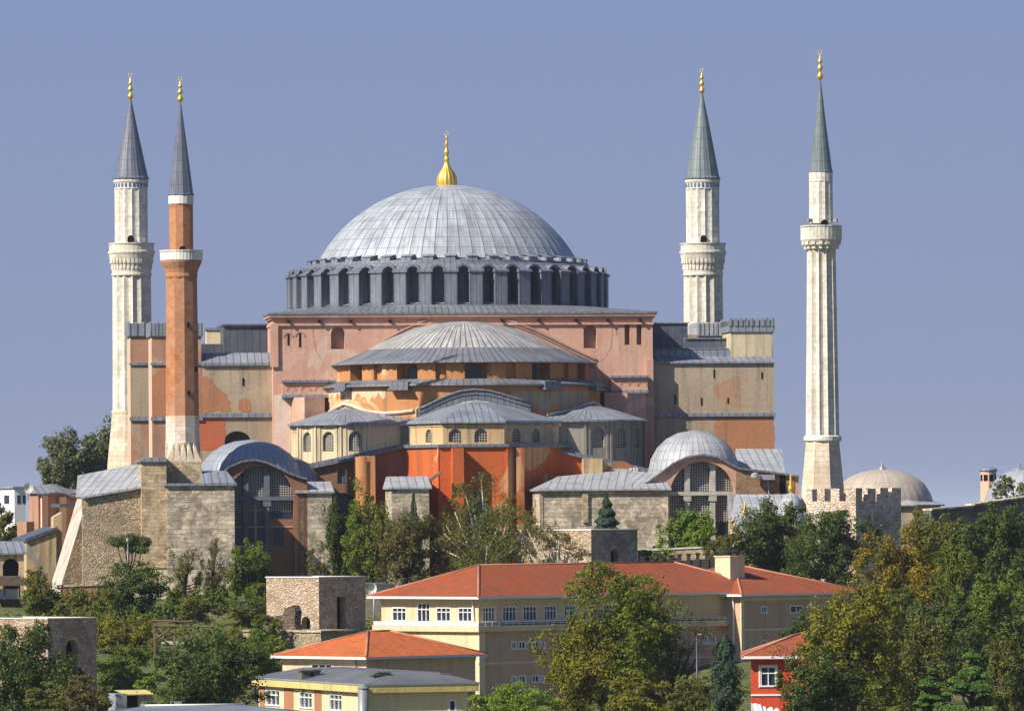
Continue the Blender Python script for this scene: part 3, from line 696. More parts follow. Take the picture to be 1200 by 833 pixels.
# --- bema gable and apse
b = MB(); u0,u1 = A(462,500,-17)[0], A(664,500,-17)[0]; b.box(u0,u1,-17,0,GZ,zc(560,497,-17)); 
u0,u1 = A(443,500,-14)[0], A(690,500,-14)[0]; b.box(u0,u1,-14,0,GZ,zc(560,497.5,-14)); b.build('bema_wall', OCHRE, church)
b = MB(); u0,u1 = A(436,500,-17.3)[0], A(668,500,-17.3)[0]
b.face([(u0,-17.4,zc(560,498,-17)),(u1,-17.4,zc(560,498,-17)),(u1+1.5,-11,zc(560,479,-11)),(u0-1.5,-11,zc(560,481,-11))]); b.face([(u0,-17.4,zc(560,499.5,-17)),(u1,-17.4,zc(560,499.5,-17)),(u1,-17.4,zc(560,498,-17)),(u0,-17.4,zc(560,498,-17))])
b.build('bema_roof', LEAD, church)
b = MB(); gv = -18.2
q = [A(x,y,gv) for x,y in [(491,497),(491,478.5),(500,475),(512,469),(524,463.5),(540,458),(556,456.3),(572,457.5),(588,461.5),(604,466.5),(622,472),(622,497)]]
b.elev(q, gv, gv+8, 0)
for off, rr in ((0,.14),(5.2,.06)):
    b.tube([(A(x,y+off,gv)[0], gv-.06, A(x,y+off,gv)[1]) for x,y in [(491,478.5),(500,475),(512,469),(524,463.5),(540,458),(556,456.3),(572,457.5),(588,461.5),(604,466.5),(622,472)]], rr, m=0, n=6)
b.tube([(A(x,y,gv)[0], gv-.1, A(x,y,gv)[1]) for x,y in [(506,491),(520,484),(532,477.5),(544,472.5),(557,470.5),(570,472),(583,476),(596,482),(612,489)]], .2, m=1, n=6)
b.build('bema_gable', [LEAD_G, LEAD_L], church)
ap = [(478,-18),(519,-25.5),(591,-25.5),(655,-18)]
apu = [(A(x,520,v)[0], v) for x,v in ap]
def grow(k, poly=apu):
    cx = sum(p[0] for p in poly)/4; out = []
    for x,v in poly:
        d = Vector((x-cx, v+18)); d = d.normalized() if d.length > 1e-6 else d; out.append((x+d.x*k, v+d.y*k))
    return out
zap = lambda y: A(555,y,-24)[1]
b = MB(); g = WinSet()
for (p,q),ws in zip(zip(apu,apu[1:]), (((503,),(531.5,566),(600,622)))):
    ang = math.atan2(q[1]-p[1], q[0]-p[0]); L = math.hypot(q[0]-p[0], q[1]-p[1]); b.t = (p[0], p[1], ang); ops = []
    for x in ws:
        t = {503:.60,531.5:.20,566:.62,600:.22,622:.58}[x]; ops.append((L*t, 1.5 if L > 6.5 else 1.4, zap(518), zap(502.5), True))
    wall(b, 0, L, zap(524), zap(494), 0, ops, .35, g, True, .3, bar=.035)
    b.box(.02,L-.02,-.10,.05,zap(499.5),zap(497.5))
aw = b.build('apse_wall', OCHRE2, church); g.build('window', [GLASS, GRILLE], aw)
b = MB(); e1 = grow(.45); ax = (A(557,480,gv)[0], gv-.02); n0 = []
for (p,q) in zip(e1, e1[1:]):
    for k in range(8): n0.append((p[0]+(q[0]-p[0])*k/8, p[1]+(q[1]-p[1])*k/8))
n0.append(e1[-1]); lev = [(1.0,494.5),(.99,492.8),(.72,485),(.45,477.5),(.2,472.5),(.0,470.3)]
for (p,q) in zip(n0, n0[1:]):
    for (k0,y0),(k1,y1) in zip(lev, lev[1:]):
        f = lambda w,k,y: (ax[0]+(w[0]-ax[0])*k, ax[1]+(w[1]-ax[1])*k, A(557,y,-18-7*k)[1])
        pts = [f(p,k0,y0), f(q,k0,y0), f(q,k1,y1), f(p,k1,y1)]
        b.face(pts if k1 > 0 else pts[:3], 0, smooth=True)
for (p,q) in zip(n0, n0[1:]): b.face([(p[0],p[1],zap(496)),(q[0],q[1],zap(496)),(q[0],q[1],zap(494.5)),(p[0],p[1],zap(494.5))])
b.build('apse_roof', LEAD, church)
b = MB(); e2 = grow(1.25); e3 = grow(.9); b.plan([(e2[0][0]-1.5,-17)]+e2+[(e2[-1][0]+1,-17)], zap(524), zap(520.6)); b.build('apse_ledge', LEAD_G, church)
b = MB(); g = WinSet()
for i,(p,q) in enumerate(zip(e3,e3[1:])):
    ang = math.atan2(q[1]-p[1], q[0]-p[0]); L = math.hypot(q[0]-p[0], q[1]-p[1]); b.t = (p[0], p[1], ang)
    wall(b, 0, L, GZ, zap(523.9), 0, [(L*.55, 2.6, zap(640), zap(575), True)], .6, g, None)
    b.box(L-.22,L+.02,-.18,.05,GZ,zap(524.5))
b.t = None; x = A(536,560,-27)[0]; b.box(x-.65,x+.65,-28.2,-25.5,GZ,zap(525)); x = A(608,560,-24)[0]; b.box(x-.5,x+.4,-26,-20,GZ,zap(525))
aw = b.build('apse_base', RED, church); g.build('window', GLASS, aw)
# --- lower aisles either side of the apse
b = MB(); g = WinSet(); v = -19.0
uL, uR = A(356,560,v)[0], A(479,560,v)[0]
wall(b, uL, uR, GZ, A(400,568,v)[1], v, [op(388,416,577,660,v)], .8, g)
wall(b, uL, uR, A(400,568,v)[1], A(400,549,v)[1], v, [op(395.5,405,549.5,566.5,v)], .4, g, True, .3)
q = [A(x,y,v) for x,y in [(356,549),(420,535),(479,521.5),(479,549)]]; b.elev(q, v, 0, 0)
b.box(uL,uL+.01,v,0,GZ,A(356,549,v)[1])
lw = b.build('aisle_wall', RUST, church); g.build('window', [GLASS, GRILLE_D], lw)
b = MB(); q = [A(x,y,v-.6) for x,y in [(354,551.5),(420,537.5),(480,523.5),(480,520.5),(420,534),(354,548)]]; b.elev(q, v-.5, v+.5)
q = [A(x,y,v-.6) for x,y in [(620,523),(690,538),(766,556),(766,552.5),(690,535),(620,520.2)]]; b.elev(q, v-.5, v+.5)
b.elev([A(x,y,v) for x,y in [(354,549),(420,535),(480,521),(480,518),(354,545)]], v+.5, 0); b.elev([A(x,y,v) for x,y in [(620,521),(690,536),(766,554),(766,550),(620,517)]], v+.5, 0)
b.build_split('lead_coping', LEAD_G, church)
b = MB(); u0,u1 = A(421,560,-23)[0], A(440,560,-23)[0]; b.box(u0,u1,-22.8,-18.9,GZ,A(430,534,-23)[1]); b.rev([((u1-u0)/2,GZ),((u1-u0)/2,A(430,534,-23)[1]-.1)], (u0+u1)/2-.5, -22.2, -90, 30, 20); b.build('buttress', ORANGE, church)
b = MB(); q = [A(x,y,v) for x,y in [(618,521),(690,537),(766,555),(766,690),(618,690)]]; b.elev(q, v, 0); b.build('aisle_wall', RED, church)
b = MB(); g = MB()
u0,u1 = A(684,545,-21)[0], A(706,545,-21)[0]; b.box(u0,u1,-21,-18.9,GZ,A(690,537,-21)[1])
u0,u1 = A(706,545,-20)[0], A(760,545,-20)[0]; b.elev([A(x,y,-20) for x,y in [(706,541),(760,554),(760,660),(706,660)]], -20, -18.8)
c = A(727,545,-20); g.face([(c[0]+1.35*math.cos(PI*k/8), -20.02, c[1]-.35+.85*math.sin(PI*k/8)) for k in range(9)][::-1])
for x in (739,742.5,746): u = A(x,548,-20)[0]; b.box(u-.1,u+.1,-20.3,-19.9,A(x,575,-20)[1],A(x,548,-20)[1],1)
bw = b.build_split('buttress', [OCHRE2, WHITEW], church)[0]; g.build('window', RUST, bw)
# --- stone buttress stumps and north-east stone annexe
def stump_b(x0, x1, yt, yr, v, dep):
    b = MB(); u0,u1 = A(x0,600,v)[0], A(x1,600,v)[0]; b.box(u0,u1,v,v+dep,GZ,A(x0,yt,v)[1]); st = b.build('stone_buttress', STONE, church)
    b = MB(); z0, z1 = A(x0,yt,v)[1]+.004, A(x0,yr,v)[1]
    b.face([(u0-.3,v-.3,z0+.22),(u1+.3,v-.3,z0+.22),(u1+.1,v+3.2,z1),(u0+.1,v+3.2,z1)]); b.box(u0-.3,u1+.3,v-.3,v+dep,z0,z0+.21)
    b.face([(u0-.3,v+dep,z0+.21),(u0-.3,v-.3,z0+.21),(u0+.1,v+3.2,z1),(u0+.1,v+dep,z1)]); b.face([(u1+.3,v-.3,z0+.21),(u1+.3,v+dep,z0+.21),(u1+.1,v+dep,z1),(u1+.1,v+3.2,z1)])
    b.face([(u0+.1,v+3.2,z1),(u1+.1,v+3.2,z1),(u1+.1,v+dep,z1),(u0+.1,v+dep,z1)]); b.build('lead_cap', LEAD_L, st)
stump_b(349, 389, 578, 564, -31, 8); stump_b(459, 503, 573, 558, -32, 8)
b = MB(); q = [A(x,y,-29) for x,y in [(498,566),(503,561),(509,556),(517,552.5),(518,555),(511,559),(506,564),(503,572),(503,600),(498,600)]]; b.elev(q, -29.5, -28, 0, 1); b.build('flying_arch', [RUST, LEAD], church)
b = MB(); v = -33.0; u0,u1 = A(633,600,v)[0], A(783,600,v)[0]; zt_ = A(700,575,v)[1]
b.box(u0,u1,v,-22,GZ,zt_); u = A(688,600,v)[0]; b.box(u-.55,u+.1,v-.25,v+.05,A(688,612,v)[1],zt_-.1,1)
b.box(u0-.05,u0+.35,v-.06,v+.1,GZ,zt_-.05,1); b.box(u0,u1,v-.05,v+.1,zt_-.5,zt_-.02,1)
st = b.build('stone_annexe', [STONE, STONE2], church)
b = MB(); e0,e1 = (u0-.35,v-.45),(u1+.35,v-.45)
r0 = A(655,558,-24); r1 = A(737,550.5,-24); r2 = A(745,553,-26)
b.face([(e0[0],e0[1],zt_+.2),(A(744,573,v)[0],e0[1],zt_+.2),(r1[0],-24,r1[1]),(r0[0],-24,r0[1])])
b.face([(A(744,573,v)[0],e0[1],zt_+.2),(e1[0],e1[1],zt_+.2),(A(775,556,-28)[0],-28,A(775,556,-28)[1])])
b.face([(A(744,573,v)[0],e0[1],zt_+.2),(A(775,556,-28)[0],-28,A(775,556,-28)[1]),(r1[0],-24,r1[1])])
b.face([(e1[0],e1[1],zt_+.2),(e1[0],-22,zt_+.2),(r1[0],-22,r1[1]),(A(775,556,-28)[0],-28,A(775,556,-28)[1])])
b.face([(e0[0],-22,zt_+.2),(e0[0],e0[1],zt_+.2),(r0[0],-24,r0[1]),(r0[0],-22,r0[1])])
b.face([(r0[0],-24,r0[1]),(r1[0],-24,r1[1]),(r1[0],-20,r1[1]),(r0[0],-20,r0[1])])
b.box(e0[0],e1[0],v-.45,-22,zt_+.004,zt_+.195); b.build('annexe_roof', LEAD_L, st)
# --- the two domed end bays with great arched windows
def endbay(pxc, rd, vd, dprof, gv, outl, open_, cols, tr, right):
    b = MB(); cu = A(pxc,540,vd)[0]
    b.rev([(r,A(pxc,y,vd)[1]) for r,y in dprof], cu, vd, n=120, rref=6, rib=lambda i: 1.012 if i % 5 == 0 else 1.0)
    dm = b.build('side_dome', LEAD_L if right else LEAD_M, church)
    xs = [A(x,y,gv) for x,y in outl]; us = [p[0] for p in xs]; zs_ = [p[1] for p in xs]
    tf = lambda u: float(np.interp(u, us, zs_))-.23
    b = MB(); g = MB(); a, z1 = A(open_[0],open_[2],gv); c, _ = A(open_[1],open_[2],gv)
    wall(b, us[0], us[-1], GZ, tf, gv, [((a+c)/2, c-a, GZ+.5, z1, True)], 1.3, None, None, seg=20)
    r = (c-a)/2; uc = (a+c)/2; sp = z1-r
    hh = lambda x: sp+math.sqrt(max(0.0, r*r-(x-uc)**2))
    q = [(a,GZ)]+[(uc-r*math.cos(PI*k/20), sp+r*math.sin(PI*k/20)) for k in range(21)]+[(c,GZ)]
    g.face([(x,gv+1.28,z) for x,z in reversed(q)])
    tz = A(pxc,tr,gv)[1]; zlo = A(pxc,612 if right else 600,gv)[1]
    n = int((c-a)/.27)
    for k in range(1,n):
        x = a+(c-a)*k/n; g.box(x-.035,x+.035,gv+1.17,gv+1.22,zlo,hh(x),1)
    for k in range(1,40):
        zq = zlo+.27*k
        if zq > z1-.1: break
        x = r if zq < sp else math.sqrt(max(0.0, r*r-(zq-sp)**2)); g.box(uc-x,uc+x,gv+1.175,gv+1.225,zq-.035,zq+.035,1)
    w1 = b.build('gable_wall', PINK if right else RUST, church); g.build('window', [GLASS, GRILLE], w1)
    b = MB()
    for x in cols:
        u = A(x,560,gv)[0]
        b.box(u-.32,u+.32,gv+.55,gv+1.1,tz+.25,hh(u)-.05); b.box(u-.45,u+.45,gv+.45,gv+1.1,hh(u)-.45,hh(u)-.06)
        b.box(u-.28,u+.28,gv+.6,gv+1.1,GZ,tz-.25); b.box(u-.45,u+.45,gv+.5,gv+1.1,tz-.9,tz-.25)
    b.box(a,c,gv+.45,gv+1.15,tz-.22,tz+.22); b.build('mullion', simple('grey_marble', (.52,.49,.43), .8) if right else simple('shadowed_stone', (.15,.165,.20), .8), w1)  # left mullions dark blue grey: the tower's shadow put into their colour
    b = MB()
    for (p,q) in zip(list(zip(us,zs_)), list(zip(us,zs_))[1:]):
        for (o0,o1) in ((0,.32),):
            b.face([(p[0],gv-.45,p[1]-.22),(q[0],gv-.45,q[1]-.22),(q[0],gv-.45,q[1]),(p[0],gv-.45,p[1])])
        b.face([(p[0],gv-.45,p[1]),(q[0],gv-.45,q[1]),(q[0],gv+3.5,q[1]-.35),(p[0],gv+3.5,p[1]-.35)], smooth=True)
        b.face([(q[0],gv-.45,q[1]-.22),(p[0],gv-.45,p[1]-.22),(p[0],gv+.1,p[1]-.22),(q[0],gv+.1,q[1]-.22)])
    b.build('gable_roof', LEAD_G, church); return w1
endbay(293, 5.8, -23.0, [(6.0,575),(5.95,556),(5.5,543),(4.6,532),(3.3,522.5),(1.8,517),(.02,515)], -31, [(246,562),(258,553),(270,545),(283,539.5),(298,537.5),(312,540.5),(326,547),(338,553),(349,557),(360,560)], (268,344,546), (288,313), 584, False)
endbay(813, 5.3, -23.0, [(5.35,575),(5.3,552),(5.0,538),(4.3,525),(3.2,514),(1.8,507),(.02,504)], -31, [(744,572),(758,564),(772,554),(788,542),(804,534.5),(823,531.5),(840,534.5),(853,541.5),(866,547.5),(900,551.5),(936,557)], (785,861,541), (806,836), 578, True)
b = MB(); gv = -31
for x0,x1,y0,y1,m,dv in ((313,344,608,700,0,.9),(268,313,642,700,1,.95),(268,344,616,618.5,2,.8),(268,313,638,641,2,.8),(299,301,586,640,2,.85)):
    p, q = A(x0,y1,gv), A(x1,y0,gv); b.box(p[0],q[0],gv+dv,gv+1.25,p[1],q[1],m)
b.build('infill', [RUST, LEAD_B, GREYP], church)
p, q = A(321,640,gv), A(333,618,gv); b = MB(); b.box(p[0],q[0],gv+.86,gv+.95,p[1],q[1]); b.build('window', GLASS, church)
b = MB(); u0,u1 = A(347,560,-26)[0], A(362,560,-26)[0]; c = A(352,552,-22)
b.rev([(3.6,c[1]-3),(3.5,c[1]-.3),(2.6,c[1]+.9),(1.2,c[1]+1.6),(.02,c[1]+1.8)], c[0]-1.5, -21, n=40); b.build('side_dome', LEAD, church)
b = MB(); p0,p1 = A(862,548,-25), A(920,548,-25); q0,q1 = A(862,525.5,-16), A(916,526,-16)
b.face([(p0[0],-25,p0[1]-.8),(p1[0],-25,p1[1]-.8),(q1[0],-16,q1[1]),(q0[0],-16,q0[1])]); b.face([(p1[0],-25,p1[1]-.8),(p1[0],-10,p1[1]-.8),(q1[0],-10,q1[1]),(q1[0],-16,q1[1])]); b.face([(q0[0],-16,q0[1]),(q1[0],-16,q1[1]),(q1[0],-10,q1[1]),(q0[0],-10,q0[1])]); b.face([(p0[0],-25,p0[1]-3),(p1[0],-25,p1[1]-3),(p1[0],-25,p1[1]-.8),(p0[0],-25,p0[1]-.8)])
b.build('aisle_roof', LEAD_L, church)
b = MB(); g = MB(); u0,u1 = A(862,570,-31)[0], A(930,570,-31)[0]
b.elev([A(x,y,-31.06) for x,y in [(862.5,551),(900,554.5),(931,559),(931,660),(862.5,660)]], -31.06, -30.9); u0,u1 = A(914,570,-31.2)[0], A(921,570,-31.2)[0]
g.box(u0,u1,-31.1,-30.9,A(917,579,-31)[1],A(917,556,-31)[1]); bw = b.build('brick_wall', BROWNB, church); g.build('door', DARK, bw)
b = MB(); u,z = A(905,561,-32); b.box(u-1.4,u+.3,-32,-31,z-.1,z+.5); b.rev([(.5,z+.2),(.45,z+.6),(.02,z+.8)], u-2, -32, n=12); b.tube([(u-.5,-31.5,z),(u-.3,-31.5,z-1.8)], .1); b.build_split('rooftop_unit', GREYL, church)
# --- south-east corner: stone tower, pilaster, rubble wall and raking buttress
b = MB(); v = -37.0; u0,u1 = A(196,620,v)[0], A(275,620,v)[0]; zt_ = A(240,569,v)[1]; b.box(u0,u1,v,v+9,GZ-1,zt_); st = b.build('stone_tower', STONE, church)
b = MB(); b.box(u0-.35,u1+.25,v-.35,v+9,zt_+.004,zt_+.3); x0 = A(236,560,v)[0]
b.face([(x0,v-.2,zt_+.32),(u1+.2,v-.2,zt_+.32),(u1-.6,v+4,zt_+1.7),(x0,v+4,zt_+1.7)]); b.face([(u1+.2,v-.2,zt_+.32),(u1+.2,v+9,zt_+.32),(u1-.6,v+9,zt_+1.7),(u1-.6,v+4,zt_+1.7)]); b.face([(x0,v+4,zt_+1.7),(u1-.6,v+4,zt_+1.7),(u1-.6,v+9,zt_+1.7),(x0,v+9,zt_+1.7)])
b.build('lead_cap', LEAD, st)
b = MB(); v = -36.2; u2 = A(166,600,v)[0]; zt_ = A(180,541,v)[1]; b.box(u2,u0-.01,v,v+9,GZ-1,zt_); b.box(u2-.02,u0,v-.4,v+2,GZ-1,A(180,660,v)[1]); st = b.build('stone_tower', STONE2, church, label='warm pale stone pilaster left of the stone tower')
b = MB(); b.elev([(u2-.3,zt_+.004),(u0,zt_+.004),(u0,zt_+.55),(u2+.6,zt_+.5),(u2-.3,zt_+.2)], v-.3, v+9); b.build('lead_cap', LEAD, st)
b = MB(); v = -34.5; q = [A(x,y,v) for x,y in [(97,584),(167,571),(167,695),(97,695)]]; b.elev(q, v, v+10); st = b.build('rubble_wall', RUBB, church)
b = MB(); e = [A(x,y,v) for x,y in [(94,582),(166,569.5)]]; r = [A(x,y,v+6) for x,y in [(93.5,556.5),(166,542.5)]]
b.face([(e[0][0],v-.5,e[0][1]),(e[1][0],v-.5,e[1][1]),(r[1][0],v+6,r[1][1]),(r[0][0],v+6,r[0][1])]); b.face([(e[0][0],v-.5,e[0][1]-.25),(e[1][0],v-.5,e[1][1]-.25),(e[1][0],v-.5,e[1][1]),(e[0][0],v-.5,e[0][1])])
b.face([(e[0][0],v+12,e[0][1]),(e[0][0],v-.5,e[0][1]),(r[0][0],v+6,r[0][1]),(r[0][0],v+12,r[0][1])]); b.face([(r[0][0],v+6,r[0][1]),(r[1][0],v+6,r[1][1]),(r[1][0],v+12,r[1][1]),(r[0][0],v+12,r[0][1])])
b.build('lead_cap', LEAD_L, st)
b = MB(); f2 = Frame(103, 738, 24); z_ = f2.A
q = [f2.A(x,y,0) for x,y in [(71,688),(102.5,584),(106,584),(106,695),(71,695)]]
mb2 = MB(); dxy = ch
ox, oy = f2.X-ch.X, f2.Y-ch.Y; lu, lv = ox*ch.c+oy*ch.s, -ox*ch.s+oy*ch.c
b.t = (lu, lv, f2.th-ch.th); b.elev(q, 0, 3.4, 0, 1); b.build('raking_buttress', [RUBB, RAKE], church)

# ------------------------------------------------------------------ minarets
def minaret(fr, label, name, segs, spire, ytip, yfin, ybase, zb, base=None, sides=16, parts=None, flute=0.0, shaft=MARB, turn=0.0):
    """segs: list of (part name, material, [(half width px, row)], sides, fluted)"""
    o = thing(fr, name, label, 'minaret', zb, 'minarets at the corners of the church')
    k = fr.Y/FPX; Z = lambda y: fr.A(fr_px(fr), y, 0)[1]
    last = None
    for nm, mt, prof, n, fl in segs:
        b = MB(); pr = [(w*k, Z(y)) for w,y in prof]
        if fl: b.rev(pr[::-1] if pr[0][1] > pr[-1][1] else pr, 0, 0, -180+turn, 180+turn, n*4, smooth=False, rib=lambda i: (1.0, 1.0-fl*.7, 1.0-fl, 1.0-fl*.7)[i % 4], rref=2.2)
        else: b.rev(pr[::-1] if pr[0][1] > pr[-1][1] else pr, 0, 0, -180+turn, 180+turn, n, smooth=False, rref=2.2)
        last = b.build(nm, mt, o)
        if nm == 'spire':
            b = MB(); z0 = Z(ytip+3); h = Z(yfin)-z0
            f = [(.10,0),(.24,.06),(.30,.12),(.24,.18),(.10,.24),(.10,.30),(.24,.36),(.26,.42),(.12,.48),(.09,.55),(.2,.6),(.18,.65),(.07,.70),(.05,.8),(0,.82)]
            b.rev([(r*1.25,z0+h*t) for r,t in f], 0, 0, n=14)
            for j in range(9):
                a0, a1 = R(-235+290*j/9), R(-235+290*(j+1)/9); q = lambda a: (.2*math.cos(a), 0, z0+h*.91+h*.085*math.sin(a))
                b.tube([q(a0), q(a1)], .055, n=5)
            b.build('finial', GOLD, last)
    return o
def fr_px(fr): return getattr(fr, 'px', 600)
def mframe(px, Y, deg=6.2, py=400):
    f = Frame(px, Y, deg, py); f.px = px; return f
def balcony_rail(o, fr, half, y0, y1, n, mt, gap=True):
    k = fr.Y/FPX; r = half*k; Z = lambda y: fr.A(fr.px, y, 0)[1]; b = MB()
    for i in range(n):
        a = 2*PI*i/n; b.t = (0,0,a); b.box(-.09,.09,-r-.03,-r+.14,Z(y1),Z(y0))
        w = r*math.tan(PI/n); b.box(-w,w,-r+.0,-r+.10,Z(y1)+.05,Z(y0)-.1)
    b.t = None; b.rev([(r-.12,Z(y0)),(r-.12,Z(y0)+.14),(r+.1,Z(y0)+.14),(r+.1,Z(y0))], 0, 0, n=n, smooth=False)
    b.build('balcony_rail', mt, o)
def door(o, fr, half, y0, y1, w, a=0):
    k = fr.Y/FPX; Z = lambda y: fr.A(fr.px, y, 0)[1]; b = MB(); b.t = (0,0,a); r = half*k
    q = [(-w,Z(y1))]+[(-w*math.cos(PI*j/6), Z(y0)-w+w*math.sin(PI*j/6)) for j in range(7)]+[(w,Z(y1))]
    b.elev(q, -r-.04, -r+.3); b.build('door', DARK, o)
def tile_band(o, fr, half, y0, y1, n):
    k = fr.Y/FPX; Z = lambda y: fr.A(fr.px, y, 0)[1]; b = MB()
    for i in range(n): b.t = (0,0,2*PI*(i+.5)/n); b.box(-.13,.13,-half*k-.04,-half*k+.1,Z(y1),Z(y0))
    b.build('tile_band', simple('blue_tile', (.10,.17,.30), .3, .5), o)
def thick_minaret(px, label, ytip, yfin, zb, full, spm):
    fr = mframe(px, 836)
    segs = [('spire', spm, [(.6,ytip),(9,ytip+42),(20.0,207.5),(21.5,209.0),(21.3,210.5),(19.5,210.6)], 16, 0),
            ('upper_shaft', MARB, [(19.6,210),(20.6,212),(20.6,214),(19.6,215),(19.6,222)], 32, 0),
            ('upper_shaft', MARB, [(19.6,222),(19.6,287)], 14, .07),
            ('balcony', MARB, [(19,285),(27.3,285.2),(27.3,286.5),(26.3,287),(26.3,294),(27.6,295),(27.6,297),(26.8,298.5),(25.8,303),(24.5,307),(23.4,311),(23.0,320),(23.6,321),(23.6,323),(22.6,324)], 32, 0),
            ('shaft', MARB, [(22.9,323),(23.6,482)], 14, .10),
            ('shaft_base', MARB2, [(24.6,481),(24.6,484),(24,485),(30,546),(31,640)], 16, 0)]
    o = minaret(fr, label, 'minaret', segs, SPIRE, ytip, yfin, None, zb)
    tile_band(o, fr, 19.6, 215.5, 220, 26); door(o, fr, 19.6, 276.5, 285, .42, R(-5))
    k = fr.Y/FPX; Z = lambda y: fr.A(px, y, 0)[1]; b = MB()
    for i in range(32): b.t = (0,0,2*PI*i/32); b.box(-.16,.16,-25.6*k,-22*k,Z(309),Z(299)); b.box(-.12,.12,-24.2*k,-22*k,Z(316),Z(309.2))
    b.build('corbel', MARB, o); return o
thick_minaret(154.8, 'thick white stone minaret half hidden by the slim orange brick one', 114, 86, GZ, True, SPIRE)
thick_minaret(824.5, 'thick white stone minaret with a wide plain balcony rising behind the right buttress', 107, 80, GZ, False, SPIREG)
fr = mframe(963.2, 745)
segs = [('spire', SPIREG, [(.5,91),(6.6,146),(13.4,200),(14.4,201),(14.2,202.2),(13.0,202.4)], 16, 0),
        ('upper_shaft', MARB, [(13.9,202),(13.9,213)], 16, 0), ('upper_shaft', MARB, [(13.9,213),(14.3,262)], 12, .07),
        ('balcony', MARB, [(14,266),(22.6,266.2),(24.2,278),(24.4,281),(22.0,285),(21.6,287.5),(19.0,288.5),(18.6,291.5),(16.8,292.5)], 16, 0),
        ('shaft', MARB, [(17.0,290),(18.4,400),(20.0,513)], 12, .16),
        ('shaft_ring', MARB, [(20,510),(22.3,511.5),(22.3,516),(20.4,517.5)], 32, 0),
        ('shaft_base', MARB2, [(20.6,516.5),(26.8,578),(30,640)], 8, 0)]
o = minaret(fr, 'tallest slender fluted stone minaret on the right with a projecting balcony', 'minaret', segs, SPIREG, 91, 59, None, GZ, turn=11)
balcony_rail(o, fr, 23.8, 266, 279, 16, MARB); door(o, fr, 14, 258, 268, .42, R(8))
k = fr.Y/FPX; b = MB()
for i in range(16): b.t = (0,0,2*PI*(i+.5)/16); b.box(-.22,.22,-23*k,-17*k,fr.A(963,287,0)[1],fr.A(963,281,0)[1]); b.box(-.16,.16,-20.5*k,-16*k,fr.A(963,292,0)[1],fr.A(963,287.2,0)[1])
b.build('corbel', MARB, o)
b = MB()
for a in (-95,-60,60,95): b.t = (0,0,R(a)); b.box(-.15,.15,-1.95,-1.3,fr.A(963,261,0)[1],fr.A(963,256.5,0)[1])
b.build_split('loudspeaker', METAL, o)
fr = mframe(213.2, 739.5)
segs = [('spire', SPIRE, [(.5,117),(7.4,170),(14.6,227),(15.8,228.2),(15.6,229.4),(14.0,229.6)], 10, 0),
        ('collar', WSTONE, [(14.6,229.4),(15.0,231),(15.0,239),(14.3,240)], 20, 0),
        ('upper_shaft', BRICK, [(14.1,239.8),(14.3,296)], 10, 0),
        ('balcony', BRICK, [(14,305),(24.2,305.2),(24.2,307.5),(22.6,311),(20.5,315),(19.0,320),(19.2,324),(18.4,326)], 20, 0),
        ('shaft', BRICK, [(18.4,325),(19.6,487.5)], 10, 0),
        ('whitewashed_band', WBRICK, [(19.72,487.4),(20.2,519)], 10, 0)]
o = minaret(fr, 'slim orange brick minaret with a white balcony rail', 'brick minaret', segs, SPIRE, 117, 90, None, GZ, turn=6)
balcony_rail(o, fr, 24.6, 295, 305.5, 20, WSTONE); door(o, fr, 14.3, 289, 298, .4, R(3))
b = MB(); k = fr.Y/FPX; Z = lambda y: fr.A(213, y, 0)[1]; r = 20.2*k; s_ = 20.6*k; n = 5
z0, z1 = Z(541), Z(519)
for si in range(4):          # Turkish triangles between the square foot and the round shaft
    b.t = (0,0,PI/2*si); X = [-s_+2*s_*j/n for j in range(n+1)]
    T_ = [(r*math.sin(-PI/4+PI/2*(j+.5)/n), -r*math.cos(-PI/4+PI/2*(j+.5)/n), z1) for j in range(n)]
    for j in range(n):
        b.face([(X[j],-s_,z0),(X[j+1],-s_,z0),T_[j]])
        if j < n-1:
            m_ = ((T_[j][0]+T_[j+1][0])/2*.90, (T_[j][1]+T_[j+1][1])/2*.90, z0+.55*(z1-z0)); B_ = (X[j+1],-s_,z0)
            b.face([B_, m_, T_[j]]); b.face([B_, T_[j+1], m_]); b.face([T_[j], m_, T_[j+1]])
    a = PI/4-PI/4/n; b.face([(s_,-s_,z0),(r*math.cos(a),-r*math.sin(a),z1),(r*math.sin(a),-r*math.cos(a),z1)])
b.t = None; b.build('triangle_belt', MARB2, o); b = MB()
b.t = None; b.box(-s_-.05,s_+.05,-s_-.05,s_+.05,GZ+12.0,z0-.004); b.build('pedestal', STONE2, o)
b = MB()
for y,a in ((378,20),(458,20),(430,55)): b.t = (0,0,R(a)); b.box(-.1,.1,-1.95,-1.6,Z(y+6),Z(y))
b.build_split('slit', DARK, o)
# ------------------------------------------------------------------ low tombs and domes round the church
def base_thing(fr, name, label, cat, group=None, dz=-.6): 
    return thing(fr, name, label, cat, ground(fr.X, fr.Y)+dz, group)
f = Frame(905, 738, 6.2); z0 = ground(f.X,f.Y)-.5
o = thing(f, 'lead_roofed_chamber', 'low chamber with sloping pale lead roof and two tiny gilt topped domes', 'building', z0)
b = MB(); u0,u1 = f.A(862,590)[0], f.A(944,590)[0]; b.box(u0,u1,0,6,z0,f.z(900,609)); b.build('wall', OCHRE2, o)
b = MB(); p = [f.A(864,609.5,-.3),f.A(946,609.5,-.3)]; q = [f.A(863,579,5.5),f.A(936,579,5.5)]
b.face([(p[0][0],-.3,p[0][1]),(p[1][0],-.3,p[1][1]),(q[1][0],5.5,q[1][1]),(q[0][0],5.5,q[0][1])]); b.face([(p[0][0],-.3,p[0][1]-.2),(p[1][0],-.3,p[1][1]-.2),(p[1][0],-.3,p[1][1]),(p[0][0],-.3,p[0][1])])
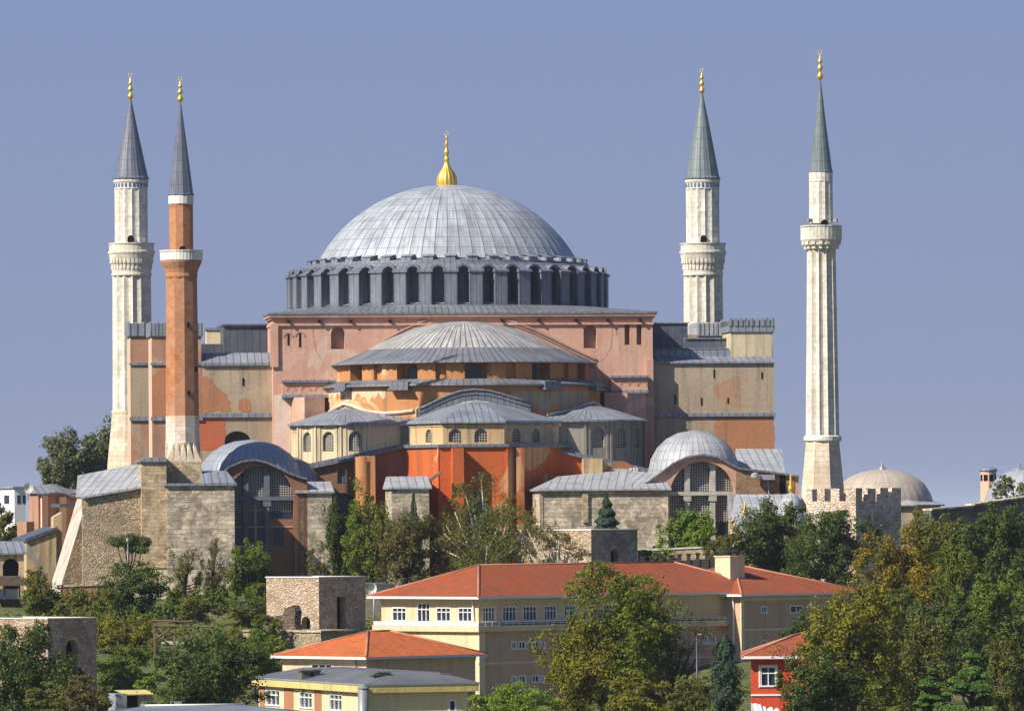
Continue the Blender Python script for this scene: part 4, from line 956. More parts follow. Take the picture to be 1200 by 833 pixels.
b.face([(p[1][0],-.3,p[1][1]),(p[1][0],6.5,p[1][1]),(q[1][0],6.5,q[1][1]),(q[1][0],5.5,q[1][1])]); b.box(u0,u1,5.5,6.5,f.z(900,609),q[0][1]-.02)
b.face([(p[0][0],6.5,p[0][1]),(p[0][0],-.3,p[0][1]),(q[0][0],5.5,q[0][1]),(q[0][0],6.5,q[0][1])]); b.build('roof', LEAD_L, o)
for px,r,yb,yt,yf in ((927,15.5,607,577,553),(873,12,622,603,588)):
    b = MB(); u,zb = f.A(px,yb,-1.6); zt_ = f.z(px,yt,-1.6); k = f.Y/FPX; h = zt_-zb
    b.rev([(r*k*1.08,zb-1.0),(r*k*1.08,zb),(r*k,zb+.02),(r*k*.97,zb+h*.35),(r*k*.8,zb+h*.68),(r*k*.45,zb+h*.92),(.02,zt_)], u, -1.6, n=32); d_ = b.build('small_dome', LEAD_L, o)
    b = MB(); hf = f.z(px,yf,-1.6)-zt_; b.rev([(.12,zt_-.05),(.35,zt_+hf*.12),(.34,zt_+hf*.25),(.16,zt_+hf*.38),(.26,zt_+hf*.5),(.10,zt_+hf*.62),(.16,zt_+hf*.75),(.04,zt_+hf*.9),(0,zt_+hf)], u, -1.6, n=12); b.build('finial', GOLD, d_)

f = Frame(1034, 772, 6.2); z0 = ground(f.X,f.Y)-.5
o = thing(f, 'domed_tomb', 'pale domed tomb behind the battlemented tower with a small finial', 'tomb', z0); k = f.Y/FPX
b = MB(); zc_ = lambda y: f.z(1034,y); r = 59*k
b.rev([(r,zc_(589)),(r*.995,zc_(586)),(r*.95,zc_(578)),(r*.83,zc_(567)),(r*.66,zc_(559)),(r*.42,zc_(553)),(r*.18,zc_(550.4)),(.02,zc_(549.5))], 0, 0, n=120, rref=r, rib=lambda i: 1.008 if i % 4 == 0 else 1.0); dm = b.build('dome', lead('tomb_lead', (.50,.42,.33), (.38,.32,.26), 1.9, 2.6, .35, .5, .2), o)
b = MB(); b.rev([(.45,zc_(550)),(.4,zc_(548)),(.14,zc_(546.5)),(.2,zc_(545)),(.05,zc_(543)),(.03,zc_(538))], 0, 0, n=12); b.build('finial', METAL, dm)
b = MB(); rr = 75*k
b.rev([(rr,zc_(593)),(rr,zc_(591.5)),(r,zc_(586)),(r*.9,zc_(586))], 0, 0, -157.5, 202.5, 8, smooth=False); b.build('eave_roof', LEAD_L, o)
b = MB(); b.rev([(70*k,z0),(70*k,zc_(592.6))], 0, 0, -157.5, 202.5, 8, smooth=False); b.build('wall', OCHRE2, o)

f = Frame(1003, 722, 42); z0 = ground(f.X,f.Y)-.8
o = thing(f, 'battlement_tower', 'square rubble stone tower with battlements in front of the domed tomb', 'tower', z0)
D = f.B(945,600)[0]; Wd = f.A(1056,600)[0]; b = MB(); g = WinSet(); zt_ = f.z(1003,587)
c = f.A(1030,628)
wall(b, 0, Wd, z0, zt_, 0, [op(1025,1035,619,636,0,True,f)], .6, g); b.t = (0, D, -PI/2); wall(b, 0, D, z0, zt_, 0); b.t = None
b.face([(Wd,0,z0),(Wd,D,z0),(Wd,D,zt_),(Wd,0,zt_)]); b.face([(Wd,D,z0),(0,D,z0),(0,D,zt_),(Wd,D,zt_)]); b.face([(0,0,zt_-.5),(Wd,0,zt_-.5),(Wd,D,zt_-.5),(0,D,zt_-.5)])
zm = f.z(1003,571.5)
for x0,x1 in ((0,.14),(.26,.44),(.54,.72),(.80,1.0)):
    for (du) in (0,):
        b.box(Wd*x0,Wd*x1,.0,.7,zt_,zm-.12*random.random()); b.box(Wd*x0,Wd*x1,D-.7,D,zt_,zm-.1*random.random())
for y0,y1 in ((.09,.20),(.33,.50),(.63,.78),(.88,.95)):
    b.box(.003,.7,D*y0,D*y1,zt_,zm-.12*random.random()); b.box(Wd-.7,Wd-.003,D*y0,D*y1,zt_,zm)
tw = b.build('wall', RUBB3, o); g.build('doorway', DARK, tw)
b = MB(); u,zq = f.A(1022,617); b.box(u-.06,u+.06,-.05,.02,zq,f.z(1022,595)); b.build('conduit', WHITE, o)

f = Frame(1091, 735, 46); z0 = ground(f.X,f.Y)-2
o = thing(f, 'boundary_wall', 'long dark stone wall stepping up towards the right edge behind the trees', 'wall', z0)
b = MB(); q = [(0,z0),(24,z0),(24,f.z(1200,588)+.5)]; L1 = f.A(1141,598)[0]; L2 = 24.0
q = [(0,z0),(L2,z0),(L2,f.A(1202,588)[1]*1.0+1.1),(L1,f.A(1141,592.5)[1]),(L1,f.A(1141,593.8)[1]),(0,f.A(1091,598)[1])]
b.elev(q, 0, 1.1); b.elev([(0,q[5][1]+.002),(L1-.01,q[4][1]+.002),(L1-.01,q[4][1]+.2),(0,q[5][1]+.2)], -.15, 1.25, 1); b.elev([(L1,q[3][1]+.002),(L2,q[2][1]+.002),(L2,q[2][1]+.2),(L1,q[3][1]+.2)], -.15, 1.25, 1); b.build('wall_panel', [ashlar('grey_wall_stone', (.19,.17,.155), (.15,.135,.125), (.10,.09,.085), (.07,.065,.065), .9, .4), STONE], o)

f = Frame(1158.5, 800, 20); z0 = ground(f.X,f.Y)-1; k = f.Y/FPX; zc_ = lambda y: f.z(1158,y)
o = thing(f, 'lantern_turret', 'small pink chimney turret with lead cap at the right edge', 'turret', z0)
b = MB(); b.rev([(9.3*k,z0),(9.3*k,zc_(552))], 0, 0, -157.5, 202.5, 8, smooth=False); tw = b.build('shaft', FINL, o)
b = MB(); b.rev([(9.8*k,zc_(552.2)),(10.6*k,zc_(551.5)),(10.5*k,zc_(550)),(7*k,zc_(547.8)),(.02,zc_(546.5))], 0, 0, n=16); b.build('cap', LEAD, o)
b = MB()
for i in range(8): b.t = (0,0,PI/4*i-R(0)); b.box(-.27,.27,-9.3*k*math.cos(PI/8)-.02,-9.3*k*.7,zc_(563.5),zc_(556))
b.build_split('opening', DARK, tw)
f = Frame(1202, 790, 6); z0 = ground(f.X,f.Y)-1; k = f.Y/FPX; zc_ = lambda y: f.z(1200,y)
o = thing(f, 'bath_dome', 'pale grey domed roof overgrown with shrubs at the right edge', 'domed building', z0)
b = MB(); r = 52*k; b.rev([(r,zc_(600)),(r*.97,zc_(592)),(r*.86,zc_(575)),(r*.68,zc_(562)),(r*.45,zc_(553.5)),(r*.2,zc_(550)),(.02,zc_(549))], 0, 0, n=60); b.build('dome', lead('bath_lead', (.36,.38,.42), (.29,.31,.34), 1.4, 0, .3, .6, .3), o)
b = MB(); b.rev([(r,z0),(r,zc_(599))], 0, 0, n=8, smooth=False); b.build('wall', RUBB, o)
b = MB(); b.rev([(9*k,zc_(551)),(8.5*k,zc_(549)),(6*k,zc_(547.5)),(3*k,zc_(547)),(2.4*k,zc_(544.5)),(.02,zc_(543))], -.8, 0, n=16); b.build('lantern', LEAD, o)

# ------------------------------------------------------------------ far left buildings
f = Frame(45, 800, 38); z0 = ground(f.X,f.Y)-1
o = thing(f, 'wavy_roofed_chapel', 'small orange chapel with a wavy lead roof left of the raking buttress', 'chapel', z0)
D = f.B(34,600)[0]; Wd = f.A(96,600)[0]; b = MB(); b.box(0,Wd,0,D,z0,f.z(60,578)); b.box(-1.1,-.01,1,D+1,z0,f.z(45,611)); b.box(.3,1.2,-.35,.02,z0,f.z(48,580),1); b.box(Wd*.45,Wd*.6,-.4,.02,z0,f.z(70,582),1); b.build('wall', [FINP, FINL, FINP], o)
b = MB(); n = 20
for i in range(n):
    t0, t1 = i/n, (i+1)/n; hz_ = lambda t: f.z(60,578.4)+.55*math.sin(t*PI*2-.6)*t
    a = (-.4+(Wd+.8)*t0); c = (-.4+(Wd+.8)*t1); H0, H1 = hz_(t0), hz_(t1)
    b.face([(a,-.4,H0),(c,-.4,H1),(c,D*.6,H1+1.0),(a,D*.6,H0+1.0)], smooth=True); b.face([(a,-.4,H0-.25),(c,-.4,H1-.25),(c,-.4,H1),(a,-.4,H0)])
b.face([(-.4,D,f.z(60,578)),(-.4,-.4,f.z(60,578)),(-.4,D*.6,f.z(60,578)+1.0)]); b.build('roof', LEAD, o)
f = Frame(34, 752, 14); z0 = ground(f.X,f.Y)-1
o = thing(f, 'lean_to_building', 'plain buff building with a slanting lead coping at the foot of the chapel', 'building', z0)
b = MB(); q = [f.A(x,y) for x,y in [(31,634),(66,620),(66,700),(31,700)]]; b.elev(q, 0, 9); q = [f.A(x,y) for x,y in [(64,606),(74,600),(74,700),(64,700)]]; b.elev(q, .8, 2.5, 0); b.build('wall', [OCHRE2, FINP], o)
b = MB(); q = [f.A(x,y) for x,y in [(29.5,635),(67,620.5),(67,617),(29.5,631)]]; b.elev(q, -.25, 9); b.box(f.A(71,600)[0],f.A(92,600)[0],.5,6.5,f.z(80,594),f.z(80,590)); b.build('coping', LEAD_B, o)
f = Frame(-8, 742, 10); z0 = ground(f.X,f.Y)-1
o = thing(f, 'arched_gatehouse', 'low ochre gatehouse with one round arch at the left edge', 'gatehouse', z0)
b = MB(); g = WinSet(); wall(b, -4, f.A(28,650)[0], z0, f.z(10,648), 0, [op(3.5,22.5,654,690,0,True,f)], 1.5, g, None, m=0, mrev=1); u1 = f.A(28,650)[0]; b.face([(u1,0,z0),(u1,7,z0),(u1,7,f.z(10,648)),(u1,0,f.z(10,648))]); w1 = b.build('wall', [OCHRE2, PINK], o); g.build('archway', DARK, w1)
b = MB(); zt_ = f.z(10,647.5); b.face([(-4,-.4,zt_),(u1+.3,-.4,zt_),(u1+.3,4,zt_+1.3),(-4,4,zt_+1.3)]); b.box(-4,u1+.3,-.4,7,zt_-.2,zt_-.004); b.face([(u1+.3,-.4,zt_),(u1+.3,7,zt_),(u1+.3,4,zt_+1.3)]); b.build('roof', LEAD, o)
f = Frame(2, 712, 8); z0 = ground(f.X,f.Y)-.3
o = thing(f, 'timber_kiosk', 'dark timber kiosk with a flat canopy below the gatehouse arch', 'kiosk', z0)
b = MB(); u1 = f.A(24,690)[0]; b.box(-5,u1,0,4,z0,f.z(10,702)); b.build('counter', DARK, o)
b = MB(); b.box(-5.5,u1+.4,-.6,4.6,f.z(10,686),f.z(10,678)); b.box(-5.5,u1+.0,-.3,4.3,f.z(10,677.9),f.z(10,675)); b.build('canopy', WOOD, o)
for i in range(5):
    b = MB(); x = -4.6+(u1+4.5)*i/4; b.box(x-.09,x+.09,.1,.28,f.z(10,702)+.004,f.z(10,686)-.004); b.build('post', WOOD, o)
b = MB(); b.box(-4.8,u1-.2,1.2,1.3,f.z(10,701.9),f.z(10,690)); b.build('back_panel', WHITE, o)
f = Frame(17, 905, 25); z0 = ground(f.X,f.Y)-2
o = thing(f, 'white_house', 'distant white flat roofed house at the left edge', 'house', z0)
b = MB(); g = MB(); D = 14; Wd = f.A(30,600)[0]; b.t = None
b.box(0,Wd,.0,D,z0,f.z(20,572)); b.t = (0,D,-PI/2); b.t = None
for i,(x,y) in enumerate(((25,583),(31,583))): pass
w1 = b.build('wall', WHITE, o); g = MB()
for i in range(3): g.box(-.04,.1,2+4*i,4+4*i,f.z(20,590),f.z(20,580))
for i in range(2): g.box(.4+.8*i,.9+.8*i,-.04,.1,f.z(20,590),f.z(20,580))
g.build_split('window', GLASS, w1); b = MB(); b.box(-.3,Wd+.3,-.3,D+.3,f.z(20,571.9),f.z(20,570)); b.build('roof', GREYL, o)
f = Frame(33, 792, 20); z0 = f.z(33,580)
o = thing(f, 'satellite_dish', 'white satellite dish on the chapel roof at far left', 'dish', z0, 'satellite dishes')
b = MB(); b.tube([(0,0,z0-.6),(0,0,f.z(33,573))], .05); b.build('mast', METAL, o)
b = MB(); zc = f.z(33,572)
for i in range(20):
    a0, a1 = 2*PI*i/20, 2*PI*(i+1)/20; b.face([(0,-.02,zc),(.62*math.cos(a0),-.2,zc+.62*math.sin(a0)),(.62*math.cos(a1),-.2,zc+.62*math.sin(a1))]); 
    b.face([(0,.03,zc),(.62*math.cos(a1),-.15,zc+.62*math.sin(a1)),(.62*math.cos(a0),-.15,zc+.62*math.sin(a0))])
b.build('dish', WHITE, o)

# ------------------------------------------------------------------ rubble ruins in the grounds
def ruin(f, name, label, x0, x1, yt, hole, mats, dz=-1.5, holes_left=()):
    z0 = ground(f.X, f.Y)+dz; o = thing(f, name, label, 'ruin', z0, 'ruined rubble towers')
    D = f.B(x0,yt)[0]; Wd = f.A(x1,yt)[0]; zt_ = f.z(f.cx,yt+1.3); b = MB(); g = WinSet(); sr = MB()
    for (uc,w,za,zb,ar) in hole:
        if ar:
            ro, ri = w/2+.32, w/2+.02; sp = zb-w/2; r_ = lambda r,a: (uc-r*math.cos(a), -.05, sp+r*math.sin(a))
            for k in range(9): a0, a1 = PI*k/9, PI*(k+1)/9; sr.face([r_(ri,a0),r_(ri,a1),r_(ro,a1),r_(ro,a0)][::-1]); sr.face([r_(ro,a0),r_(ro,a1),(r_(ro,a1)[0],.02,r_(ro,a1)[2]),(r_(ro,a0)[0],.02,r_(ro,a0)[2])])
            for x0,x1 in ((uc-ro,uc-ri),(uc+ri,uc+ro)): sr.box(x0,x1,-.05,.02,za,sp)
    wall(b, 0, Wd, z0, zt_, 0, hole, .8, g); b.t = (0,D,-PI/2); wall(b, 0, D, z0, zt_, 0, holes_left, .8, g); b.t = None
    b.face([(Wd,0,z0),(Wd,D,z0),(Wd,D,zt_),(Wd,0,zt_)]); b.face([(Wd,D,z0),(0,D,z0),(0,D,zt_),(Wd,D,zt_)]); w1 = b.build('wall', mats, o); g.build('opening', DARK, w1)
    if sr.f: sr.build('surround', STONE2, w1)
    b = MB(); t = .45; zq = f.z(f.cx,yt)
    for bx in ((-.08,Wd+.08,-.08,t),(-.08,Wd+.08,D-t,D+.08),(-.08,t,t+.002,D-t-.002),(Wd-t,Wd+.08,t+.002,D-t-.002)): b.box(bx[0],bx[1],bx[2],bx[3],zt_+.003,zq)
    b.face([(t,t,zt_-.4),(Wd-t,t,zt_-.4),(Wd-t,D-t,zt_-.4),(t,D-t,zt_-.4)], 1); b.build('coping', [WSTONE, GREYR], o); return o, D, Wd
f = Frame(373, 650, 46); f.cx = 373
o, D, Wd = ruin(f, 'ruined_tower', 'roofless square rubble tower with a tall slit doorway beside the yellow building', 312, 428, 675.5, [op(395,405,699,738,0,False,f)], RUBB2, holes_left=[(f.B(312,700)[0]-f.B(358,700)[0],1.3,f.z(373,742),f.z(373,722),True)])
f = Frame(692.5, 700, 42); f.cx = 692
ruin(f, 'ruined_tower', 'low square rubble tower with a pointed doorway behind the long red roof', 604, 747, 620, [op(715.5,724.5,643,664,0,True,f)], RUBB2)
f = Frame(55, 585, 46); f.cx = 55
ruin(f, 'ruined_tower', 'large rubble tower with a tall arched window at the lower left', -30, 113, 724, [op(77.5,90.5,749,800,0,True,f)], RUBB2)
b = MB(); c,zq = f.A(84,757); 
f = Frame(352, 641, 46); z0 = ground(f.X,f.Y)-1.5
o = thing(f, 'broken_wall', 'crumbling dark stub of wall leaning against the square rubble tower', 'ruin', z0)
b = MB(); q = [f.B(x,y,0) for x,y in [(306,735),(311,728),(318,729),(319,722),(331,720),(334,712),(343,709),(346,716),(345,730),(348,742),(352,760),(306,760)]]
b.t = (0,0,-PI/2); b.elev([(-a,z) for a,z in q], 0, .9); b.build('masonry', rubble('dark_rubble', [(.16,.12,.09),(.22,.16,.11),(.12,.09,.07)], (.14,.11,.08)), o)
f = Frame(375, 638, 46); z0 = ground(f.X,f.Y)-2
o = thing(f, 'retaining_wall', 'low brown retaining wall with pale coping below the square rubble tower', 'wall', z0)
b = MB(); D = f.B(285,752)[0]; b.box(0,5,0,D,z0,f.z(373,741)); b.build('wall_panel', RUBB, o); b = MB(); b.box(-.15,5.1,-.15,D,f.z(373,740.9),f.z(373,738.5)); b.build('coping', STONE, o)

# ------------------------------------------------------------------ yellow institute with the long red roof
def hip(mb, u0, u1, v0, v1, ze, zr, ov=.7, th=.22, e0=True, e1=True, mf=1):
    """hipped roof: eaves rectangle with overhang, ridge along u."""
    a0, a1, b0, b1 = u0-ov, u1+ov, v0-ov, v1+ov; h = (b1-b0)/2; vm = (b0+b1)/2
    r0 = a0+h if e0 else a0; r1 = a1-h if e1 else a1
    if r0 > r1: r0 = r1 = (a0+a1)/2
    mb.face([(a0,b0,ze),(a1,b0,ze),(r1,vm,zr),(r0,vm,zr)] if r1-r0 > .01 else [(a0,b0,ze),(a1,b0,ze),(r1,vm,zr)], 0)
    mb.face([(a1,b1,ze),(a0,b1,ze),(r0,vm,zr),(r1,vm,zr)] if r1-r0 > .01 else [(a1,b1,ze),(a0,b1,ze),(r0,vm,zr)], 0)
    mb.face([(a0,b1,ze),(a0,b0,ze),(r0,vm,zr)], 0); mb.face([(a1,b0,ze),(a1,b1,ze),(r1,vm,zr)], 0)
    mb.box(a0,a1,b0,b1,ze-th,ze-.004,mf)
    for p,q in (((a0,b0,ze),(r0,vm,zr)),((a0,b1,ze),(r0,vm,zr)),((a1,b0,ze),(r1,vm,zr)),((a1,b1,ze),(r1,vm,zr)),((r0,vm,zr),(r1,vm,zr))):
        if Vector(p) != Vector(q): mb.tube([p,q], .12, n=6, m=2)
def winunit(par, t, uc, w, z0, z1, nm=3, trans=True, frm=None):
    """a window: dark pane set in the reveal, with a painted frame in front."""
    g = MB(); g.t = t; g.face([(uc-w/2,.18,z0),(uc+w/2,.18,z0),(uc+w/2,.18,z1),(uc-w/2,.18,z1)]); wi = g.build('window', GLASS, par)
    m = MB(); m.t = t; s = .07
    m.box(uc-w/2-.05,uc-w/2+s,-.03,.16,z0,z1); m.box(uc+w/2-s,uc+w/2+.05,-.03,.16,z0,z1); m.box(uc-w/2+s,uc+w/2-s,-.03,.16,z1-s,z1+.05); m.box(uc-w/2-.12,uc+w/2+.12,-.10,.16,z0-.10,z0+.02)
    for i in range(1,nm): x = uc-w/2+w*i/nm; m.box(x-.04,x+.04,.02,.15,z0+.021,z1-s-.001)
    if trans: zq = z0+(z1-z0)*.66; m.box(uc-w/2+s+.001,uc+w/2-s-.001,.03,.14,zq-.04,zq+.04)
    m.build('frame', frm or WHITE, wi); return wi
f = Frame(560, 600, 45); z0 = ground(f.X,f.Y)-3
o = thing(f, 'school_building', 'long yellow building with white windows under the long red hipped roof', 'building', z0)
D = f.B(447,715)[0]; ze = f.z(560,699.5); zb = f.z(560,730); Lr = f.A(868,700)[0]
b = MB(); t_l = (0,D,-PI/2)
# upper storey, real openings on both fronts
def lops(pxs, y0, y1): # openings on the left face, in its own axis
    out = []
    for x0,x1,ya,yb in pxs:
        va, vb = f.B(x0,715)[0], f.B(x1,715)[0]; out.append((D-(va+vb)/2, abs(va-vb), f.z(560,yb), f.z(560,ya), False))
    return out
LO = lops(((460,476,712.5,727.5),(489,504,707,728.5),(511.5,528,712,727.5),(537,553,712,727.5)),0,0)
RO = [((f.A(x0,715)[0]+f.A(x1,715)[0])/2, f.A(x1,715)[0]-f.A(x0,715)[0], f.z(560,727.5), f.z(560,711.5), False) for x0,x1 in ((565.5,580),(589,605),(613,629),(637.5,652),(661,675),(684,699),(707,722),(731,745))]
LW = Lr
wall(b, 0, LW, zb, ze, 0, RO, .2); b.t = t_l; wall(b, 0, D, zb, ze, 0, LO, .2); b.t = None
b.face([(0,D,zb),(LW,D,zb),(LW,D,ze),(0,D,ze)][::-1]); 
# lower storeys
zl = f.z(560,740); low = []
for row in ((752.5,760.5),(793,800.5)):
    low.append([((f.A(x,715)[0]+f.A(x+w,715)[0])/2, (f.A(x+w,715)[0]-f.A(x,715)[0]), f.z(560,row[1]), f.z(560,row[0]), False) for x,w in ((596,5.5),(604.5,8),(620,8),(630,5),(820,6),(829,6))])
zmid = f.z(560,776)
wall(b, 0, LW, z0, zmid, -.35, low[1], .2, m=1); wall(b, 0, LW, zmid, zl-.004, -.35, low[0], .2, m=1); b.t = (-.35,D,-PI/2); wall(b, 0, D+.35, z0, zl-.004, 0, [], m=0); b.t = None
b.box(-.36,.4,-.42,.1,z0,zl-.01,2)
w1 = b.build('wall', [YEL, YELD, CREAM], o)
b = MB(); b.box(-.75,LW,-.75,D+.5,zl,f.z(560,733)); b.box(-.40,LW,-.40,-.30,f.z(560,778.5),f.z(560,776)); b.build_split('string_course', YEL, o)
b = MB()
for z_ in (f.z(560,729),f.z(560,731)): b.box(-.72,LW,-.72,-.68,z_-.03,z_+.03); b.box(-.72,-.68,-.67,D+.4,z_-.03,z_+.03)
i = 0
while -.7+i*.9 < LW: b.box(-.72+i*.9,-.68+i*.9,-.73,-.67,f.z(560,733)+.002,f.z(560,728.5)); i += 1
for j in range(int(D/.9)+1): b.box(-.73,-.67,j*.9,j*.9+.04,f.z(560,733)+.002,f.z(560,728.5))
b.box(-.70,-.695,-.6,D+.3,f.z(560,733)+.01,f.z(560,729.3)); b.build('balcony_rail', WHITE, o)
for q in RO[:8]: winunit(o, None, q[0], q[1], q[2], q[3], 4)
for q in LO: winunit(o, t_l, q[0], q[1], q[2], q[3], 3)
for row in low:
    for q in row: winunit(o, (0,-.35,0), q[0], q[1], q[2], q[3], 2, False)
zr = f.A(553,662,0)[1]; 
b = MB(); vm = D/2; yr = f.Y+vm*f.c+vm*f.s; _, zr = pt(556, 662, yr)
hip(b, 0, LW+4, 0, D, ze+.05, zr, 1.0); rf = b.build('roof', [TILE, WHITE, RIDGE], o)
b = MB(); b.box(-.06,LW,-.06,D+.06,ze-.55,ze-.20); b.build('frieze', CREAM, o)
# projecting east wing
vw = -2.2; uw = f.A(868.5,700,vw)[0]; ue = f.A(1004,697,vw)[0]; Dw = D+2
b = MB(); zew = f.z(868,696)
q1 = [((f.A(x0,715,vw)[0]+f.A(x1,715,vw)[0])/2, f.A(x1,715,vw)[0]-f.A(x0,715,vw)[0], f.A(868,y1,vw)[1], f.A(868,y0,vw)[1], False) for x0,x1,y0,y1 in ((892,898.5,711,718),(926,941,711,718.5),(962,971,711,718.5))]
q2 = [((f.A(x0,715,vw)[0]+f.A(x1,715,vw)[0])/2, f.A(x1,715,vw)[0]-f.A(x0,715,vw)[0], f.A(868,y1,vw)[1], f.A(868,y0,vw)[1], False) for x0,x1,y0,y1 in ((892,898.5,751,757.5),(926,934,751,757.5))]
zm = f.A(868,738,vw)[1]
wall(b, uw, ue, zm, zew, vw, q1, .2); wall(b, uw, ue, z0, zm, vw, q2, .2); b.t = (uw, Dw, -PI/2); wall(b, 0, Dw-vw, z0, zew, 0); b.t = None; b.face([(ue,vw,z0),(ue,Dw,z0),(ue,Dw,zew),(ue,vw,zew)])
u_ = f.A(950,715,vw)[0]; b.box(u_-.2,u_+.2,vw-.06,vw+.1,z0,zew-.01,1); b.box(uw-.05,uw+.35,vw-.06,vw+.1,z0,zew-.01,1)
w2 = b.build('wing_wall', [YELD, CREAM], o)
b = MB(); b.box(uw-.08,ue,vw-.09,vw+.05,zm-.12,zm+.12); b.box(uw-.06,ue,vw-.07,vw+.05,zew-.6,zew-.25); b.build('string_course', CREAM, o)
for q in q1+q2: winunit(o, (0,vw,0), q[0], q[1], q[2], q[3], 2, False)
b = MB(); yr = f.world((uw+8), (vw+Dw)/2)[1]; _, zr2 = pt(880, 661, yr); hip(b, uw, ue, vw, Dw, zew+.05, zr2, .8); b.build('roof', [TILE, WHITE, RIDGE], o)
b = MB(); b.tube([(uw-.25,vw+.9,zew-.2),(uw-.12,vw+.9,zew-1.0),(uw-.12,vw+.9,z0)], .09); b.tube([(-.2,.6,ze-.3),(-.12,.5,zb)], .08); b.build_split('downpipe', WHITE, o)
# chimney stands where roofs meet
u,v_ = f.A(841,672,3.0)[0], 3.0
fc = f; yq = f.world(u,v_)[1]; _, zt_ = pt(850, 652.5, yq); _, zq = pt(850, 676, yq); u1 = f.A(868,672,v_)[0]
b = MB(); b.box(u+.7,u1-.5,v_-1,v_+1,zq-1,zt_); b.box(u+.6,u1-.4,v_-1.1,v_+1.1,zt_+.002,zt_+.12); b.build('chimney', CREAM, rf)

# ------------------------------------------------------------------ smaller yellow buildings in front
f = Frame(428, 556, 45); z0 = ground(f.X,f.Y)-2
o = thing(f, 'yellow_house', 'small yellow house under a bright orange hipped tile roof', 'house', z0)
ze = f.z(428,770); D = f.B(331,775)[0]; Wd = f.A(557,775)[0]; b = MB()
op_l = [(D-f.B(377,785)[0], 2.6, f.z(428,789), f.z(428,779), False)]
wall(b, 0, Wd, z0, ze, 0); b.t = (0,D,-PI/2); wall(b, 0, D, z0, ze, 0, op_l, .2); b.t = None; b.face([(Wd,0,z0),(Wd,D,z0),(Wd,D,ze),(Wd,0,ze)]); b.face([(Wd,D,z0),(0,D,z0),(0,D,ze),(Wd,D,ze)]); b.box(-.03,.2,-.03,.2,z0,ze-.3)
w1 = b.build('wall', [YEL], o); winunit(o, (0,D,-PI/2), *op_l[0][:4], 3, False)
yr = f.world(D/2,D/2)[1]; _, zr = pt(425, 739.5, yr); b = MB(); hip(b, 0, Wd, 0, D, ze+.05, zr, .75); b.build('roof', [TILE_O, WHITE, RIDGE], o)
b = MB(); b.box(-.05,Wd+.05,-.06,.0,ze-.5,ze-.18); b.box(-.06,-.003,.0,D,ze-.5,ze-.18); b.build('frieze', CREAM, o)
b = MB(); b.tube([(-.1,1.2,ze-.1),(-.1,1.2,z0)], .07); b.build_split('downpipe', METAL, o)

f = Frame(430, 528, 21); z0 = ground(f.X,f.Y)-2.5
o = thing(f, 'flat_roofed_block', 'low lemon coloured block with yellow fascia and dark grey roof at the bottom', 'building', z0)
D = f.B(303,808)[0]; Wd = f.A(553,808)[0]; zt_ = f.z(430,811.5); b = MB()
lo = [(D-(f.B(x0,820)[0]+f.B(x1,820)[0])/2, abs(f.B(x0,820)[0]-f.B(x1,820)[0]), f.z(430,834), f.z(430,816), False) for x0,x1 in ((312,328),(351,366),(386,401))]
ro = [op(526.5,534,820,832,0,False,f)]
wall(b, 0, Wd, z0, zt_, 0, ro, .2); b.t = (0,D,-PI/2); wall(b, 0, D, z0, zt_, 0, lo, .2, m=1)
for x0,x1 in ((305,311),(333.5,344),(369,377)): a, c = D-f.B(x0,820)[0], D-f.B(x1,820)[0]; b.box(a,c,-.05,.05,z0,zt_-.01,2)
b.t = None; b.face([(Wd,0,z0),(Wd,D,z0),(Wd,D,zt_),(Wd,0,zt_)]); b.box(f.A(549,815)[0],Wd+.05,-.05,.2,z0,zt_-.01,2); w1 = b.build('wall', [YELG, CREAM, ORP], o)
for q in lo: winunit(o, (0,D,-PI/2), q[0], q[1], q[2], q[3], 3, True)
for q in ro: winunit(o, None, q[0], q[1], q[2], q[3], 1, False)
b = MB(); b.box(-.45,Wd+.45,-.45,D+.45,zt_+.003,f.z(430,803)); b.build('fascia', YELB, o)
b = MB(); zq = f.z(430,803)+.004; hm = .8; a0,a1,b0,b1 = -.5,Wd+.5,-.5,D+.5
b.box(a0,a1,b0,b1,zq,zq+.12,1); zq += .124; i0 = 4.0
P = [(a0,b0),(a1,b0),(a1,b1),(a0,b1)]; Q = [(a0+i0,b0+i0),(a1-2.2,b0+i0),(a1-2.2,b1-2.2),(a0+i0,b1-2.2)]
for i in range(4): j = (i+1) % 4; b.face([(P[i][0],P[i][1],zq),(P[j][0],P[j][1],zq),(Q[j][0],Q[j][1],zq+hm),(Q[i][0],Q[i][1],zq+hm)])
b.face([(x,y,zq+hm) for x,y in Q]); b.build('roof', [GREYR, GREYL], o)
def flue(px, py, w, v, name='flue'):
    c = f.A(px, py, v); z1 = f.A(px,py-6,v)[1]; b = MB(); b.box(c[0]-w,c[0]+w,v-.4,v+.5,c[1]-1.2,z1); b.box(c[0]-w-.12,c[0]+w+.12,v-.52,v+.62,z1+.002,z1+.1); b.build(name, simple('soot_stone', (.16,.14,.12)), o)
for x,y,w,v in ((357,792,.38,16),(370,791,.3,16),(440,797,.3,3),(448,794,.5,3),(521,796,.5,3)): flue(x,y,w,v)
b = MB(); b.tube([(-.55,-.3,z0),(-.55,-.3,f.z(426,806))], .42, n=12); b.rev([(.5,f.z(426,806)),(.3,f.z(426,803)),(.02,f.z(426,801.5))], -.55, -.3, n=12); b.build('flue_pipe', METAL, o)
f = Frame(240, 492, 12); z0 = ground(f.X,f.Y)-2
o = thing(f, 'grey_roofed_shed', 'long low shed with a sloping grey metal roof along the bottom edge', 'shed', z0)
u0,u1 = f.A(78,828)[0], f.A(408,828)[0]; zt_ = f.z(240,826); b = MB(); b.box(u0-1,u1-1,-5,4,z0,zt_-2.0); b.build('wall', YELD, o)
